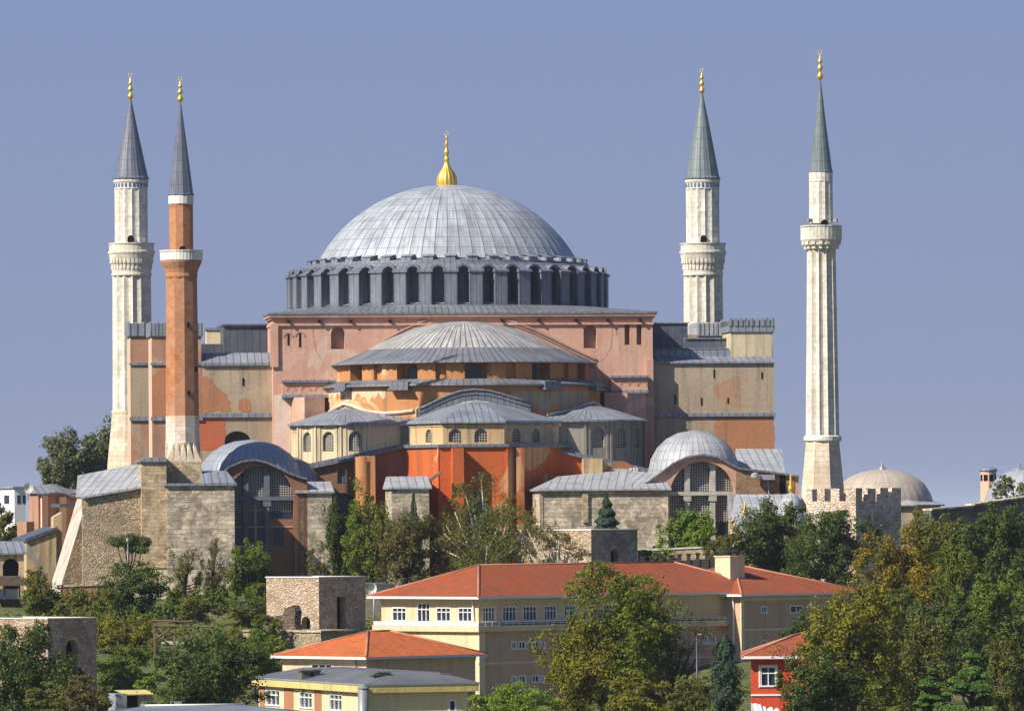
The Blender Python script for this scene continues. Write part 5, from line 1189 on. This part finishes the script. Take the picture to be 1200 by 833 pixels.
b = MB(); b.elev([(u0-5,zt_-1.2),(u0+6,zt_),(u1-8,zt_-.03),(u1+3,zt_-1.2)], -.1, .1); b.face([(u0-6,-6.5,zt_-1.7),(u1+4,-6.5,zt_-1.7),(u1-8,0,zt_),(u0+6,0,zt_)]); b.face([(u1+4,5,zt_-1.6),(u0-6,5,zt_-1.6),(u0+6,0,zt_+.01),(u1-8,0,zt_+.01)])
b.tube([(u0+6,0,zt_+.03),(u1-8,0,zt_+.03)], .1, m=1); b.build('roof', [simple('blue_grey_sheet', (.20,.22,.25), .5, .4, 0, .3, .4), WHITE], o)
b = MB(); c = f.A(208,826,.3); b.box(c[0]-.25,c[0]+.3,.1,.5,c[1]-.3,c[1]+.3); b.tube([(c[0]-.5,.3,c[1]),(c[0]-.5,.3,c[1]+.35)], .05); b.build_split('vent', METAL, o)
f = Frame(152, 575, 20); z0 = ground(f.X,f.Y)-1.5
o = thing(f, 'garden_hut', 'small hut with a pale yellow roof among bushes at lower left', 'hut', z0)
u0,u1 = f.A(147,815)[0], f.A(178,815)[0]; b = MB(); b.box(u0,u1,0,3,z0,f.z(152,813)); b.box(u0-1.0,u0-.02,-.5,2,z0,f.z(152,812),1); b.build('wall', [YELD, GREYL], o)
b = MB(); b.face([(u0-.2,-.3,f.z(152,813)),(u1+.3,-.3,f.z(152,813)),(u1+.3,3,f.z(152,809)),(u0-.2,3,f.z(152,809))]); b.box(u0-.2,u1+.3,-.3,3,f.z(152,814),f.z(152,813.1)); b.build('roof', YELB, o)
b = MB(); b.box(u0+.1,u0+1.1,-.06,.1,z0,f.z(152,814.5)); b.build('door', DARK, o); b = MB(); b.box(u0+1.4,u0+2.0,-.05,.1,f.z(152,829),f.z(152,821)); b.build('window', WHITE, o)

f = Frame(879, 520, -2); z0 = ground(f.X,f.Y)-2
o = thing(f, 'red_house', 'bright red painted house with one white framed window at lower right', 'house', z0)
D = 9.5; u1 = f.A(1000,790)[0]; ze = f.z(880,769); b = MB()
zs_ = f.z(880,814)
wall(b, 0, u1, z0, ze, 0, [op(891.5,909,781,803,0,False,f)], .22); b.face([(0,D,z0),(0,0,z0),(0,0,ze),(0,D,ze)]); b.face([(u1,0,z0),(u1,D,z0),(u1,D,ze),(u1,0,ze)]); w1 = b.build('wall', REDW, o)
q = op(891.5,909,781,803,0,False,f); winunit(o, None, q[0], q[1], q[2], q[3], 2, True)
b = MB(); s = .12
for bx in ((q[0]-q[1]/2-.16,q[0]-q[1]/2-.05,q[2]-.15,q[3]+.16),(q[0]+q[1]/2+.05,q[0]+q[1]/2+.16,q[2]-.15,q[3]+.16),(q[0]-q[1]/2-.05,q[0]+q[1]/2+.05,q[3]+.05,q[3]+.16)): b.box(bx[0],bx[1],-.07,.01,bx[2],bx[3])
b.build('window_surround', WHITE, o)
b = MB(); b.box(-.05,u1,-.09,.0,zs_-.07,zs_+.07); b.box(-.08,u1,-.1,-.0,ze-.12,ze-.004); b.build_split('string_course', WHITE, o)
b = MB(); yr = f.Y+D/2; _, zr = pt(940, 741.5, yr); hip(b, 0, u1, 0, D, ze+.05, zr, .8); b.build('roof', [TILE, WHITE, RIDGE], o)
f2 = Frame(895, 514, 8); z1 = ground(f2.X,f2.Y)-1.5
o = thing(f2, 'white_marquee', 'crumpled white awning in front of the red house', 'awning', z1)
b = MB(); n = 12; rng = random.Random(3); top = [f2.A(880+33*i/n, 822+4*rng.random()+(5 if i > 4 else 0), 0) for i in range(n+1)]
for p,q in zip(top, top[1:]): b.face([(p[0],-2,p[1]-1.1),(q[0],-2,q[1]-1.1),(q[0],0,q[1]),(p[0],0,p[1])], smooth=False); b.face([(p[0],-2.02,p[1]-2),(q[0],-2.02,q[1]-2),(q[0],-2.02,q[1]-1.1),(p[0],-2.02,p[1]-1.1)]); b.face([(q[0],.02,q[1]-2),(p[0],.02,p[1]-2),(p[0],.02,p[1]),(q[0],.02,q[1])])
b.build('canvas', WHITE, o)

# ------------------------------------------------------------------ timber fence, posts and poles
f = Frame(182, 628, -6); z0 = ground(f.X,f.Y)-1
o = thing(f, 'timber_railing', 'weathered cross braced timber railing on the slope above the round bush', 'railing', z0)
xs = (181,204,219,249,268)
ax = lambda x,y: f.A(x,y)
for x in xs[:4]:
    b = MB(); u,zt_ = ax(x,723 if x < 210 else 728); b.box(u-.11,u+.11,-.11,.11,z0,zt_); b.build('post', WOOD, o)
b = MB()
for (x0,y0,x1,y1) in ((178,727,221,728),(180,733,250,734)): p,q = ax(x0,y0), ax(x1,y1); b.tube([(p[0],-.16,p[1]),(q[0],-.16,q[1])], .09, n=5)
b.build_split('rail', WOOD, o)
for (x0,y0,x1,y1) in ((182,733,204,752),(182,748,204,734),(204,749,219,735),(219,735,236,752),(222,750,233,735),(233,735,247,750),(182,742,198,755)):
    b = MB(); p,q = ax(x0,y0), ax(x1,y1); b.tube([(p[0],-.05,p[1]),(q[0],.05,q[1])], .08, n=5); b.build('brace', WOOD, o)
f = Frame(278, 545, 0); z0 = ground(f.X,f.Y)-1
o = thing(f, 'rusty_pole', 'thin rust red pole in front of the big round bush', 'pole', z0); b = MB(); b.tube([(0,0,z0),(0,0,f.z(278,790))], .07); b.build('mast', RUSTM, o); b = MB(); b.rev([(.09,f.z(278,790)),(.02,f.z(278,788.5))],0,0,n=8); b.build('cap', RUSTM, o)
f = Frame(815.5, 530, 0); z0 = ground(f.X,f.Y)-1
o = thing(f, 'lamp_post', 'tall grey lamp post in front of the long yellow building', 'lamp post', z0, 'lamp posts'); b = MB(); zt_ = f.z(815,746); b.tube([(0,0,z0),(0,0,zt_)], .11, .07, n=8); b.build('pole', LEAD_B, o)
b = MB(); b.tube([(0,0,zt_),(.15,-.4,zt_+.25),(.2,-.9,zt_+.25)], .05); b.box(.05,.35,-1.4,-.8,zt_+.18,zt_+.3); b.build('lamp_head', METAL, o)
f = Frame(149.5, 718, 0); z0 = ground(f.X,f.Y)-.3
o = thing(f, 'lamp_post', 'thin dark lamp post before the pale stone pilaster', 'lamp post', z0, 'lamp posts'); b = MB(); zt_ = f.z(149,636); b.tube([(0,0,z0),(0,0,zt_)], .06, .05); b.build('pole', METAL, o); b = MB(); b.rev([(.08,zt_),(.2,zt_+.1),(.22,zt_+.4),(.05,zt_+.55)], 0, 0, n=8); b.build('lamp_head', METAL, o)
f = Frame(437, 668, -35); z0 = f.z(437,702)
o = thing(f, 'satellite_dish', 'tilted white satellite dish beside the square rubble tower', 'dish', ground(f.X,f.Y), 'satellite dishes')
b = MB(); b.tube([(0,.1,ground(f.X,f.Y)-.5),(0,.1,f.z(437,692))], .1); b.build('mast', METAL, o)
b = MB(); zc = f.z(438,690)
for i in range(24):
    a0, a1 = 2*PI*i/24, 2*PI*(i+1)/24; P = lambda a,d: (.6*math.cos(a)*.9, -.22+d-.3*math.sin(a), zc+.55*math.sin(a)+.3*math.cos(a))
    b.face([(0,.05,zc),P(a0,0),P(a1,0)], smooth=True); b.face([(0,.1,zc),P(a1,.06),P(a0,.06)], smooth=True)
b.build('dish', WHITE, o)
f = Frame(436, 676, 30); z0 = ground(f.X,f.Y)-.4
o = thing(f, 'flat_cabin', 'low grey flat roofed cabin half hidden behind the yellow building', 'cabin', z0); b = MB(); u0,u1 = f.A(428,690)[0], f.A(456,690)[0]; b.box(u0,u1,0,4,z0,f.z(440,686)); b.build('wall', CREAM, o); b = MB(); b.box(u0-.2,u1+.2,-.2,4.2,f.z(440,685.9),f.z(440,683)); b.build('roof', GREYL, o)
f = Frame(805, 698, 6); z0 = ground(f.X,f.Y)-.5
o = thing(f, 'dark_fence', 'dark spiked fence along the terrace above the long red roof', 'fence', z0)
b = MB(); u0,u1 = f.A(748,655)[0], f.A(866,652)[0]; za_, zb_ = f.z(748,660), f.z(866,652); b.elev([(u0,z0),(u1,z0),(u1,zb_),(u0,za_)], 0, .25); b.build('panel', simple('dark_stone', (.07,.06,.055)), o)
for i in range(11):
    b = MB(); t = (i+.5)/11; u = u0+(u1-u0)*t; z_ = za_+(zb_-za_)*t; b.box(u-.18,u+.18,-.1,.35,z0,z_+.55); b.box(u-.26,u+.26,-.18,.43,z_+.551,z_+.72); b.build('post', simple('dark_stone', (.07,.06,.055)), o)
f = Frame(790, 708, 4); z0 = ground(f.X,f.Y)-.5
o = thing(f, 'terrace_wall', 'pale low terrace wall beneath the light green tree', 'wall', z0); b = MB(); b.elev([f.A(x,y) for x,y in [(748,646),(800,643),(868,640),(868,668),(748,668)]], 0, .5); b.build('wall_panel', STONE2, o); b = MB(); b.elev([f.A(x,y) for x,y in [(747,646),(800,643),(869,640),(869,638.3),(800,641.3),(747,644.3)]], -.1, .6); b.build('coping', WSTONE, o)

f = Frame(104, 722, 4); z0 = ground(f.X,f.Y)-.8
o = thing(f, 'low_wall', 'low ochre wall with a crumbling pale top before the brown rubble wall', 'wall', z0)
b = MB(); b.elev([f.A(x,y) for x,y in [(74,687),(132,685),(132,720),(74,720)]], 0, .6); b.build('wall_panel', ORP, o)
b = MB(); rr_ = random.Random(8); u0,u1 = f.A(73,687)[0], f.A(133,685)[0]; n = 14
for k in range(n):
    u = u0+(u1-u0)*k/n; w = (u1-u0)/n; zq = f.A(73+60*k/n,687-2*k/n)[1]; b.box(u,u+w*1.02,-.15-.1*rr_.random(),.7,zq-.02,zq+.12+.35*rr_.random()*(k > 4))
b.build('coping', STONE, o)
f = Frame(176, 727, 6.2); z0 = ground(f.X,f.Y)-.8
o = thing(f, 'low_wall', 'short cream wall at the foot of the pale stone pilaster', 'wall', z0)
b = MB(); b.elev([f.A(x,y) for x,y in [(152,667),(196,665),(196,720),(152,720)]], 0, .8); b.build('wall_panel', CREAM, o); b = MB(); b.elev([f.A(x,y) for x,y in [(151,667),(197,665),(197,663.2),(151,665.2)]], -.12, .9); b.build('coping', STONE2, o)
pb = MB()
xs_ = [-35+2*k for k in range(14)]
for x0_, x1_ in zip(xs_, xs_[1:]):
    y0_, y1_ = 646+1.6*math.sin(x0_*.2), 646+1.6*math.sin(x1_*.2)
    for w0,w1 in ((0,1.2),(1.2,2.4),(2.4,3.6)): pb.face([(x0_,y0_+w0,ground(x0_,y0_+w0)+.12),(x1_,y1_+w0,ground(x1_,y1_+w0)+.12),(x1_,y1_+w1,ground(x1_,y1_+w1)+.12),(x0_,y0_+w1,ground(x0_,y0_+w1)+.12)])
pth = pb.build('path', simple('pale_gravel', (.50,.44,.35), .95, .1, 0, .35)); pth['kind'] = 'structure'

# ------------------------------------------------------------------ trees and shrubs
LEAF = {
 'dark':   leafmat('dark_leaves',   [(.032,.055,.016),(.066,.100,.022),(.135,.165,.034)], .25),
 'pine':   leafmat('pine_needles',  [(.018,.042,.026),(.036,.070,.038),(.065,.105,.048)], .12),
 'green':  leafmat('green_leaves',  [(.060,.096,.014),(.125,.172,.022),(.225,.255,.036)], .32),
 'bright': leafmat('bright_leaves', [(.090,.160,.018),(.160,.245,.028),(.260,.330,.045)], .34),
 'olive':  leafmat('olive_leaves',  [(.070,.092,.022),(.135,.150,.032),(.235,.215,.045)], .32),
 'yellow': leafmat('yellow_green_leaves', [(.090,.110,.016),(.190,.190,.022),(.320,.270,.034)], .34),
 'autumn': leafmat('autumn_leaves', [(.110,.115,.018),(.240,.195,.022),(.400,.285,.030)], .34),
 'brown':  leafmat('brown_leaves',  [(.080,.082,.028),(.145,.130,.040),(.225,.180,.052)], .30),
 'grey':   leafmat('grey_green_leaves', [(.105,.125,.060),(.150,.170,.075),(.225,.225,.095)], .28),
 'cedar':  leafmat('cedar_needles', [(.040,.090,.022),(.085,.165,.032),(.180,.280,.052)], .25),
 'mixed':  leafmat('turning_leaves', [(.065,.105,.016),(.135,.175,.024),(.250,.245,.032)], .34),
}
def leaf_mesh(name, pos, nrm, size, mats, rng, asp=.6):
    n = len(pos); nrm = nrm/np.maximum(np.linalg.norm(nrm, axis=1, keepdims=True), 1e-6)
    r = rng.normal(size=(n,3)); t = np.cross(nrm, r); t /= np.maximum(np.linalg.norm(t, axis=1, keepdims=True), 1e-6); q = np.cross(nrm, t)
    s = size*.92*(.55+.9*rng.random((n,1)))
    k = (.18+.25*rng.random((n,1)))
    V = np.stack([pos-t*s*.5, pos-q*s*asp*.5+nrm*s*k*.3, pos+t*s*.5, pos+q*s*asp*.5-nrm*s*k*.2], 1).reshape(-1,3).astype(np.float32)
    me = bpy.data.meshes.new(name); me.vertices.add(4*n); me.vertices.foreach_set('co', V.ravel())
    me.loops.add(4*n); me.loops.foreach_set('vertex_index', np.arange(4*n, dtype=np.int32))
    me.polygons.add(n); me.polygons.foreach_set('loop_start', np.arange(0, 4*n, 4, dtype=np.int32)); me.polygons.foreach_set('loop_total', np.full(n, 4, dtype=np.int32))
    me.materials.append(mats); me.update(calc_edges=True); return me
TSEED = [100]
def tree(name, label, cat, x0, x1, y0, y1, Y, leaf, kind='round', n=None, size=.36, bark=BARK, group=None, low=None, clumps=34, limbs=7, dens=1.0):
    """x0..x1, y0..y1: the crown as it stands in the photograph at distance Y; the foot goes down to the ground."""
    TSEED[0] += 1; rng = np.random.default_rng(TSEED[0]); rr = random.Random(TSEED[0])
    xc = (x0+x1)/2; X, zt = pt(xc, y0, Y); _, zb = pt(xc, y1, Y); Wd = (x1-x0)/FPX*Y; g = ground(X, Y)
    group = group or {'leafy_tree':'leafy trees on the hillside','shrub':'shrubs on the slope','conifer':'small dark conifers','pine_tree':'slender pines before the stone tower','cedar_tree':'layered cedars'}.get(name)
    fr = Frame(xc, Y, 0, (y0+y1)/2); X = fr.X; o = thing(fr, name, label, cat, g-.3, group)
    zb = max(zb, g-.2); H = zt-zb; z0 = g-.3
    cb, ct = zb-z0, zt-z0
    P = []; Nn = []; size *= .74
    area = Wd*H; n = n or int(min(34000, max(900, dens*area*(15 if kind != 'open' else 8.5)/(size*size*.55))))
    tips = []
    if kind in ('round','open'):
        K = clumps; c = rng.normal(size=(K,3)); c /= np.linalg.norm(c, axis=1, keepdims=True)
        rad = rng.random((K,1))**.45*.80; c = c*rad; c[:,2] = np.where(c[:,2] < -.55, -.55+.3*(c[:,2]+.55), c[:,2])
        bul = 1+.20*np.sin(3*np.arctan2(c[:,1],c[:,0])+TSEED[0])[:,None]; c[:,:2] *= bul
        rc = (.17+.19*rng.random((K,1)))*(1 if kind == 'round' else .85)
        J = 9; sd = rng.normal(size=(K,J,3)); sd /= np.linalg.norm(sd, axis=2, keepdims=True); sub = c[:,None,:]+sd*rc[:,:,None]*rng.random((K,J,1))**.5*np.array([1.15,1.15,.9])
        sr = rc[:,:,None]*(.25+.38*rng.random((K,J,1)))
        idx = rng.integers(0, K, n); jx = rng.integers(0, J, n); d = rng.normal(size=(n,3)); d /= np.linalg.norm(d, axis=1, keepdims=True)
        p = sub[idx,jx]+d*rng.random((n,1))**.40*sr[idx,jx]*np.array([1.1,1.1,.75]); nm = d+.45*rng.normal(size=(n,3))+np.array([0,0,.55]); stray = rng.random(n) < .05
        p[stray] += rng.normal(size=(stray.sum(),3))*.07
        lo, hi = np.percentile(p, .6, axis=0), np.percentile(p, 99.4, axis=0)
        p = (p-lo)/(hi-lo); p = p*np.array([Wd, Wd*.85, H])+np.array([-Wd/2, -Wd*.425, cb])
        c = (c-lo)/(hi-lo)*np.array([Wd, Wd*.85, H])+np.array([-Wd/2, -Wd*.425, cb]); tips = c[np.argsort(-c[:,2])]
    elif kind in ('cypress','fir'):
        t = rng.random(n)**.8; t = 1-t if kind == 'fir' else rng.random(n)
        a = rng.random(n)*2*PI
        wob = 1+.22*np.sin(t*23+TSEED[0])+.28*np.sin(3*a+t*14+TSEED[0])+.2*np.sin(7*a-t*31)+.12*rng.normal(size=n)
        if kind == 'fir':
            tier = np.abs(((t*9+.15*np.sin(a*3+1)) % 1)-.5)*2; r = (1-t)**.85*(.55+.45*tier)*rng.random(n)**.4
        else: r = np.minimum(1.15*(1-t)**.55, .35+1.6*t)*wob*rng.random(n)**.45*.9
        p = np.stack([r*np.cos(a)*Wd/2, r*np.sin(a)*Wd/2, cb+t*H-(r*.10*H if kind == 'fir' else 0)], 1)
        nm = np.stack([np.cos(a), np.sin(a), np.full(n,.7)], 1)+.4*rng.normal(size=(n,3))
    elif kind == 'cedar':
        K = clumps; t = np.sort(rng.random(K)); a = rng.random(K)*2*PI; r = (1.02-t)**.7*(.35+.6*rng.random(K))
        c = np.stack([r*np.cos(a)*Wd/2, r*np.sin(a)*Wd/2, cb+H*(.05+.93*t)], 1); rcx = Wd*(.13+.13*rng.random(K))*(1.15-.6*t)
        idx = rng.integers(0, K, n); d = rng.normal(size=(n,3)); d /= np.linalg.norm(d, axis=1, keepdims=True); q = rng.random((n,1))**.45
        off = d*q*rcx[idx][:,None]; off[:,2] *= .22; off[:,2] -= .35*(off[:,0]**2+off[:,1]**2)/np.maximum(rcx[idx],.1)
        p = c[idx]+off; nm = np.stack([d[:,0]*.4, d[:,1]*.4, np.full(n,1.0)], 1)+.35*rng.normal(size=(n,3)); tips = c
    elif kind == 'umbrella':
        K = clumps; a = rng.random(K)*2*PI; r = rng.random(K)**.5*.85
        c = np.stack([r*np.cos(a)*Wd/2, r*np.sin(a)*Wd/2, cb+H*(.35+.5*rng.random(K)-.2*r)], 1); idx = rng.integers(0,K,n)
        d = rng.normal(size=(n,3)); d /= np.linalg.norm(d, axis=1, keepdims=True); off = d*rng.random((n,1))**.4*np.array([Wd*.17,Wd*.17,H*.22]); p = c[idx]+off; nm = d+np.array([0,0,.8]); tips = c
    keep = p[:,2] > .15; p, nm = p[keep], nm[keep]
    me = leaf_mesh('crown', p, nm, size, LEAF[leaf], rng, .62); cr = bpy.data.objects.new('crown', me); COL.objects.link(cr); cr.parent = o
    b = MB(); b.m = []; top = ct*(.72 if kind in ('round','open','umbrella') else .93); R0 = max(.10, min(.42, .028*ct+.012*Wd))
    lean = (rr.uniform(-.04,.04)*ct, rr.uniform(-.04,.04)*ct); q = [(lean[0]*s*s, lean[1]*s*s, top*s) for s in (0,.2,.4,.6,.8,1)]
    b.tube(q, R0, R0*.22, n=8)
    if len(tips):
        m = limbs*(3 if kind == 'open' else 1)
        for tp in (tips[::max(1,len(tips)//m)])[:m]:
            s = rr.uniform(.25,.62) if kind != 'umbrella' else rr.uniform(.5,.8); st = Vector((lean[0]*s*s, lean[1]*s*s, top*s)); en = Vector(tp)
            if en.z < st.z: st.z = max(.2, en.z*.8)
            md = (st+en)/2+Vector((rr.uniform(-.3,.3), rr.uniform(-.3,.3), -.05*(en-st).length)); b.tube([st, md, en], R0*.42, R0*.10, n=5)
    b.build('trunk', bark, o, z0=0)
    return o
def pine(name, label, x0, x1, y0, y1, Y, xt, leaf='olive'):
    return tree(name, label, 'tree', x0, x1, y0, y1, Y, leaf, 'open', size=.30, clumps=22, limbs=5, dens=.42)
T = tree
# beyond and beside the church
T('leafy_tree','hazy grey green tree on the skyline left of the minarets','tree',48,112,507,590,960,'grey',size=.55,clumps=46,dens=1.5,group='trees beyond the church')
T('leafy_tree','hazy grey green tree touching the foot of the thick left minaret','tree',88,152,501,590,965,'grey',size=.55,clumps=46,dens=1.5,group='trees beyond the church')
T('leafy_tree','dark olive tree below the white house at far left','tree',-14,34,594,660,815,'olive',size=.42,clumps=24)
T('shrub','pale green shrub growing over the grey dome at the right edge','shrub',1162,1212,558,606,776,'grey',size=.34,clumps=22,dens=.55)
T('leafy_tree','small yellowish tree against the wall of the domed tomb','tree',1056,1090,597,660,722,'olive',size=.30,clumps=18)
# the terrace in front of the church
T('umbrella_tree','dark flat topped tree before the brown rubble wall','tree',124,175,623,652,722,'dark','umbrella',size=.30,clumps=16,limbs=6)
T('shrub','grey green bush at the foot of the white raking buttress','shrub',26,74,668,728,690,'olive',size=.32,clumps=22)
T('shrub','low olive hedge right of the raking buttress foot','shrub',66,126,690,735,686,'olive',size=.32,clumps=22)
T('leafy_tree','large dark green tree below the flat topped one','tree',114,197,660,740,690,'dark',size=.36,clumps=34)
T('shrub','green bush between the dark tree and the slender pines','shrub',184,222,690,730,684,'green',size=.3,clumps=16)
pine('pine_tree','slender pine before the left half of the stone tower',196,236,640,722,703,215)
pine('pine_tree','slender pine with bare trunk before the right half of the stone tower',230,268,632,716,706,243)
T('shrub','small round green bush at the foot of the slender pines','shrub',240,277,688,728,696,'green',size=.3,clumps=14)
T('leafy_tree','mid green tree in front of the dark arched bay','tree',268,318,636,730,702,'green',size=.34,clumps=26)
T('leafy_tree','thin olive sapling before the narrow stone buttress','tree',360,396,636,684,722,'olive','open',size=.28,clumps=14,dens=.5)
T('leafy_tree','dark green tree beside the orange round buttress','tree',382,424,592,690,716,'dark',size=.34,clumps=24)
T('leafy_tree','yellow and olive tree before the orange buttress','tree',404,468,574,690,712,'mixed',size=.34,clumps=30)
T('conifer','small dark conifer before the second stone buttress','conifer',464,506,578,690,718,'pine','fir',size=.34)
T('leafy_tree','brownish olive tree left of the pale branched tree','tree',440,520,604,690,706,'brown',size=.32,clumps=30)
T('leafy_tree','wide thin crowned tree with pale bare branches before the apse','tree',498,640,560,690,708,'olive','open',size=.27,clumps=50,limbs=12,bark=BARKP,dens=.50)
T('leafy_tree','dull yellow green tree behind the pale branched tree','tree',552,640,584,690,716,'yellow','open',size=.30,clumps=34,limbs=8,bark=BARKP,dens=.6)
T('shrub','sparse grey brown shrub on the low rubble tower','shrub',612,690,612,672,690,'brown','open',size=.26,clumps=26,limbs=7,bark=BARKP,dens=.38)
T('conifer','small dark fir on the low rubble tower roofline','conifer',672,750,578,668,715,'pine','fir',size=.36,dens=.8)
T('leafy_tree','fresh light green tree below the right arched window','tree',772,836,599,656,712,'bright',size=.34,clumps=28)
T('shrub','small pale green shrub on the terrace by the low rubble tower','shrub',752,790,638,660,706,'bright',size=.28,clumps=14)
T('shrub','olive shrub between the light green tree and the big dark tree','shrub',826,872,622,664,706,'olive',size=.3,clumps=16)
T('leafy_tree','big dark green tree right of the light green one','tree',858,962,590,690,712,'dark',size=.36,clumps=40)
T('leafy_tree','big dark green tree at the foot of the battlemented tower','tree',922,1036,600,694,704,'dark',size=.36,clumps=40)
# right hand slope
T('leafy_tree','glowing yellow autumn tree below the battlemented tower','tree',1004,1116,622,760,640,'autumn',size=.36,clumps=46)
T('leafy_tree','olive tree standing before the dark boundary wall','tree',1062,1140,606,700,668,'olive',size=.36,clumps=34)
T('leafy_tree','dark green tree in the upper right corner of the wood','tree',1122,1214,594,700,664,'dark',size=.38,clumps=44)
T('leafy_tree','large rounded green tree at the right edge','tree',1112,1214,676,800,596,'green',size=.36,clumps=48)
T('leafy_tree','golden green tree hiding the right end of the long red roof','tree',942,1056,686,830,506,'yellow',size=.34,clumps=48)
T('leafy_tree','dark bluish green tree below the glowing yellow autumn tree','tree',1022,1090,692,770,612,'dark',size=.34,clumps=26)
T('leafy_tree','grey olive tree in the lower right wood','tree',1036,1134,716,845,556,'olive',size=.32,clumps=44)
T('cedar_tree','bright green layered cedar at lower right','tree',1098,1180,760,860,528,'cedar','cedar',size=.26,clumps=40,limbs=14)
T('cedar_tree','darker layered cedar behind the bright one','tree',1060,1124,782,862,536,'cedar','cedar',size=.26,clumps=30,limbs=10)
T('leafy_tree','dull green tree in the bottom right corner','tree',1156,1216,752,850,540,'olive',size=.30,clumps=30)
T('leafy_tree','dark round tree covering the right of the red house','tree',912,1004,764,862,498,'dark',size=.30,clumps=40)
T('shrub','green bush between the round dark tree and the cedars','shrub',996,1052,790,855,515,'green',size=.28,clumps=24)
T('leafy_tree','dark green young tree behind the red house roof','tree',916,958,716,770,556,'dark',size=.28,clumps=20)
# trees in front of the long yellow building
T('leafy_tree','tall yellow green tree in front of the long yellow building','tree',660,796,664,812,550,'mixed',size=.34,clumps=72,limbs=9)
T('leafy_tree','golden olive tree left of the tall yellow green one','tree',632,716,722,845,534,'yellow',size=.32,clumps=40)
T('leafy_tree','thin brown leafless looking tree beside the grey lamp post','tree',742,832,716,830,556,'brown','open',size=.22,clumps=36,limbs=12,dens=.30)
T('conifer','dark narrow conifer left of the red house','conifer',826,874,744,850,538,'pine','cypress',size=.28)
T('shrub','bright green bush at the bottom right of the flat roofed block','shrub',552,652,802,850,508,'bright',size=.28,clumps=34)
T('shrub','yellow green bush at the bottom below the tall yellow green tree','shrub',714,796,786,850,514,'yellow',size=.28,clumps=28)
T('shrub','dull green bush left of the narrow conifer','shrub',782,834,796,850,512,'olive',size=.28,clumps=22)
# left hand slope
T('shrub','wide yellow green bush below the timber railing','shrub',106,190,722,790,634,'yellow',size=.32,clumps=34)
T('shrub','green bush behind the yellow green one','shrub',96,146,706,760,650,'green',size=.32,clumps=22)
T('leafy_tree','very large dark olive tree at lower left centre','tree',182,314,742,850,512,'dark',size=.34,clumps=64,limbs=9)
T('shrub','bright green bush at the corner of the orange roof','shrub',288,336,748,792,592,'green',size=.30,clumps=20)
T('shrub','light green bush beside the garden hut','shrub',122,184,774,818,592,'bright',size=.30,clumps=24)
T('leafy_tree','big dark green tree in front of the large rubble tower','tree',-12,86,734,850,556,'dark',size=.32,clumps=50)
T('leafy_tree','climbing green tree on the lit side of the large rubble tower','tree',-10,50,728,800,568,'green','open',size=.30,clumps=26,dens=.5)
T('shrub','reddish brown bush at the foot of the large rubble tower','shrub',62,128,792,845,550,'brown',size=.28,clumps=26)
T('shrub','olive bush right of the reddish brown one','shrub',30,80,800,850,540,'olive',size=.28,clumps=20)
T('shrub','green shrub by the arched window of the large rubble tower','shrub',50,96,768,815,560,'dark',size=.28,clumps=20)
T('shrub','low green shrub on the bank above the retaining wall','shrub',268,314,700,735,668,'olive',size=.28,clumps=18)
T('shrub','yellowish shrub between the round green bush and the square rubble tower','shrub',286,330,722,752,640,'green',size=.28,clumps=16)
T('shrub','light olive bush beneath the wide yellow green one','shrub',112,176,756,800,612,'green',size=.28,clumps=22)
T('shrub','green bush left of the timber railing','shrub',150,184,716,756,652,'green',size=.28,clumps=20)
T('shrub','yellow green bush at the right foot of the timber railing','shrub',238,292,736,772,630,'yellow',size=.28,clumps=20)
T('shrub','bushy green growth between the dark arched bay and the square rubble tower','shrub',286,326,684,724,676,'green',size=.28,clumps=18)
T('shrub','dark green bush below the slender pines','shrub',206,262,700,730,672,'olive',size=.28,clumps=20)
T('leafy_tree','green tree rising behind the bright bush by the orange roof','tree',262,334,742,800,606,'green',size=.30,clumps=28)
T('leafy_tree','dull green tree at the foot of the raking buttress behind the rubble tower','tree',86,140,690,745,664,'olive',size=.30,clumps=26)
T('leafy_tree','dark tree in the gap between the cedar and the large rounded tree','tree',1070,1150,700,780,588,'dark',size=.32,clumps=30)
T('leafy_tree','golden olive tree right of the glowing yellow one','tree',1092,1146,640,730,634,'mixed',size=.32,clumps=28)
# ground cover that nobody could count
rng = np.random.default_rng(5); n = 90000
Y_ = 510+rng.random(n)*225; X_ = (rng.random(n)-.5)*Y_*.175
den = np.sin(X_*.21+Y_*.07)+np.sin(X_*.09-Y_*.15+2)+.6*np.sin(X_*.5+Y_*.31); k_ = den+rng.normal(size=n)*.5 > .15; X_, Y_, den = X_[k_], Y_[k_], den[k_]
Z_ = np.array([ground(x,y) for x,y in zip(X_,Y_)])+rng.random(len(X_))*(.25+.45*np.maximum(0,den))
me = leaf_mesh('undergrowth', np.stack([X_,Y_,Z_],1), rng.normal(size=(len(X_),3))*.6+np.array([0,0,1]), .42, LEAF['green'], rng, .7)
ug = bpy.data.objects.new('undergrowth', me); COL.objects.link(ug); ug['kind'] = 'stuff'; ug['label'] = 'rough grass and low undergrowth on the slope'; ug['category'] = 'undergrowth'

# ------------------------------------------------------------------ thin summer haze in the air round the whole scene
hb = MB(); hb.box(-30500, 30500, -460, 40600, -57, 66)
hm = bpy.data.materials.new('haze'); hm.use_nodes = True; hn = hm.node_tree; hn.nodes.clear()
ho = hn.nodes.new('ShaderNodeOutputMaterial'); hv = hn.nodes.new('ShaderNodeVolumePrincipled')
hv.inputs['Color'].default_value = (.72, .83, 1.0, 1); hv.inputs['Density'].default_value = 0.000035; hv.inputs['Anisotropy'].default_value = 0.0
hn.links.new(hv.outputs[0], ho.inputs['Volume']); hz_o = hb.build('haze', hm); hz_o['kind'] = 'stuff'; hz_o['label'] = 'thin bluish haze in the air around the mosque and hill'; hz_o['category'] = 'haze'
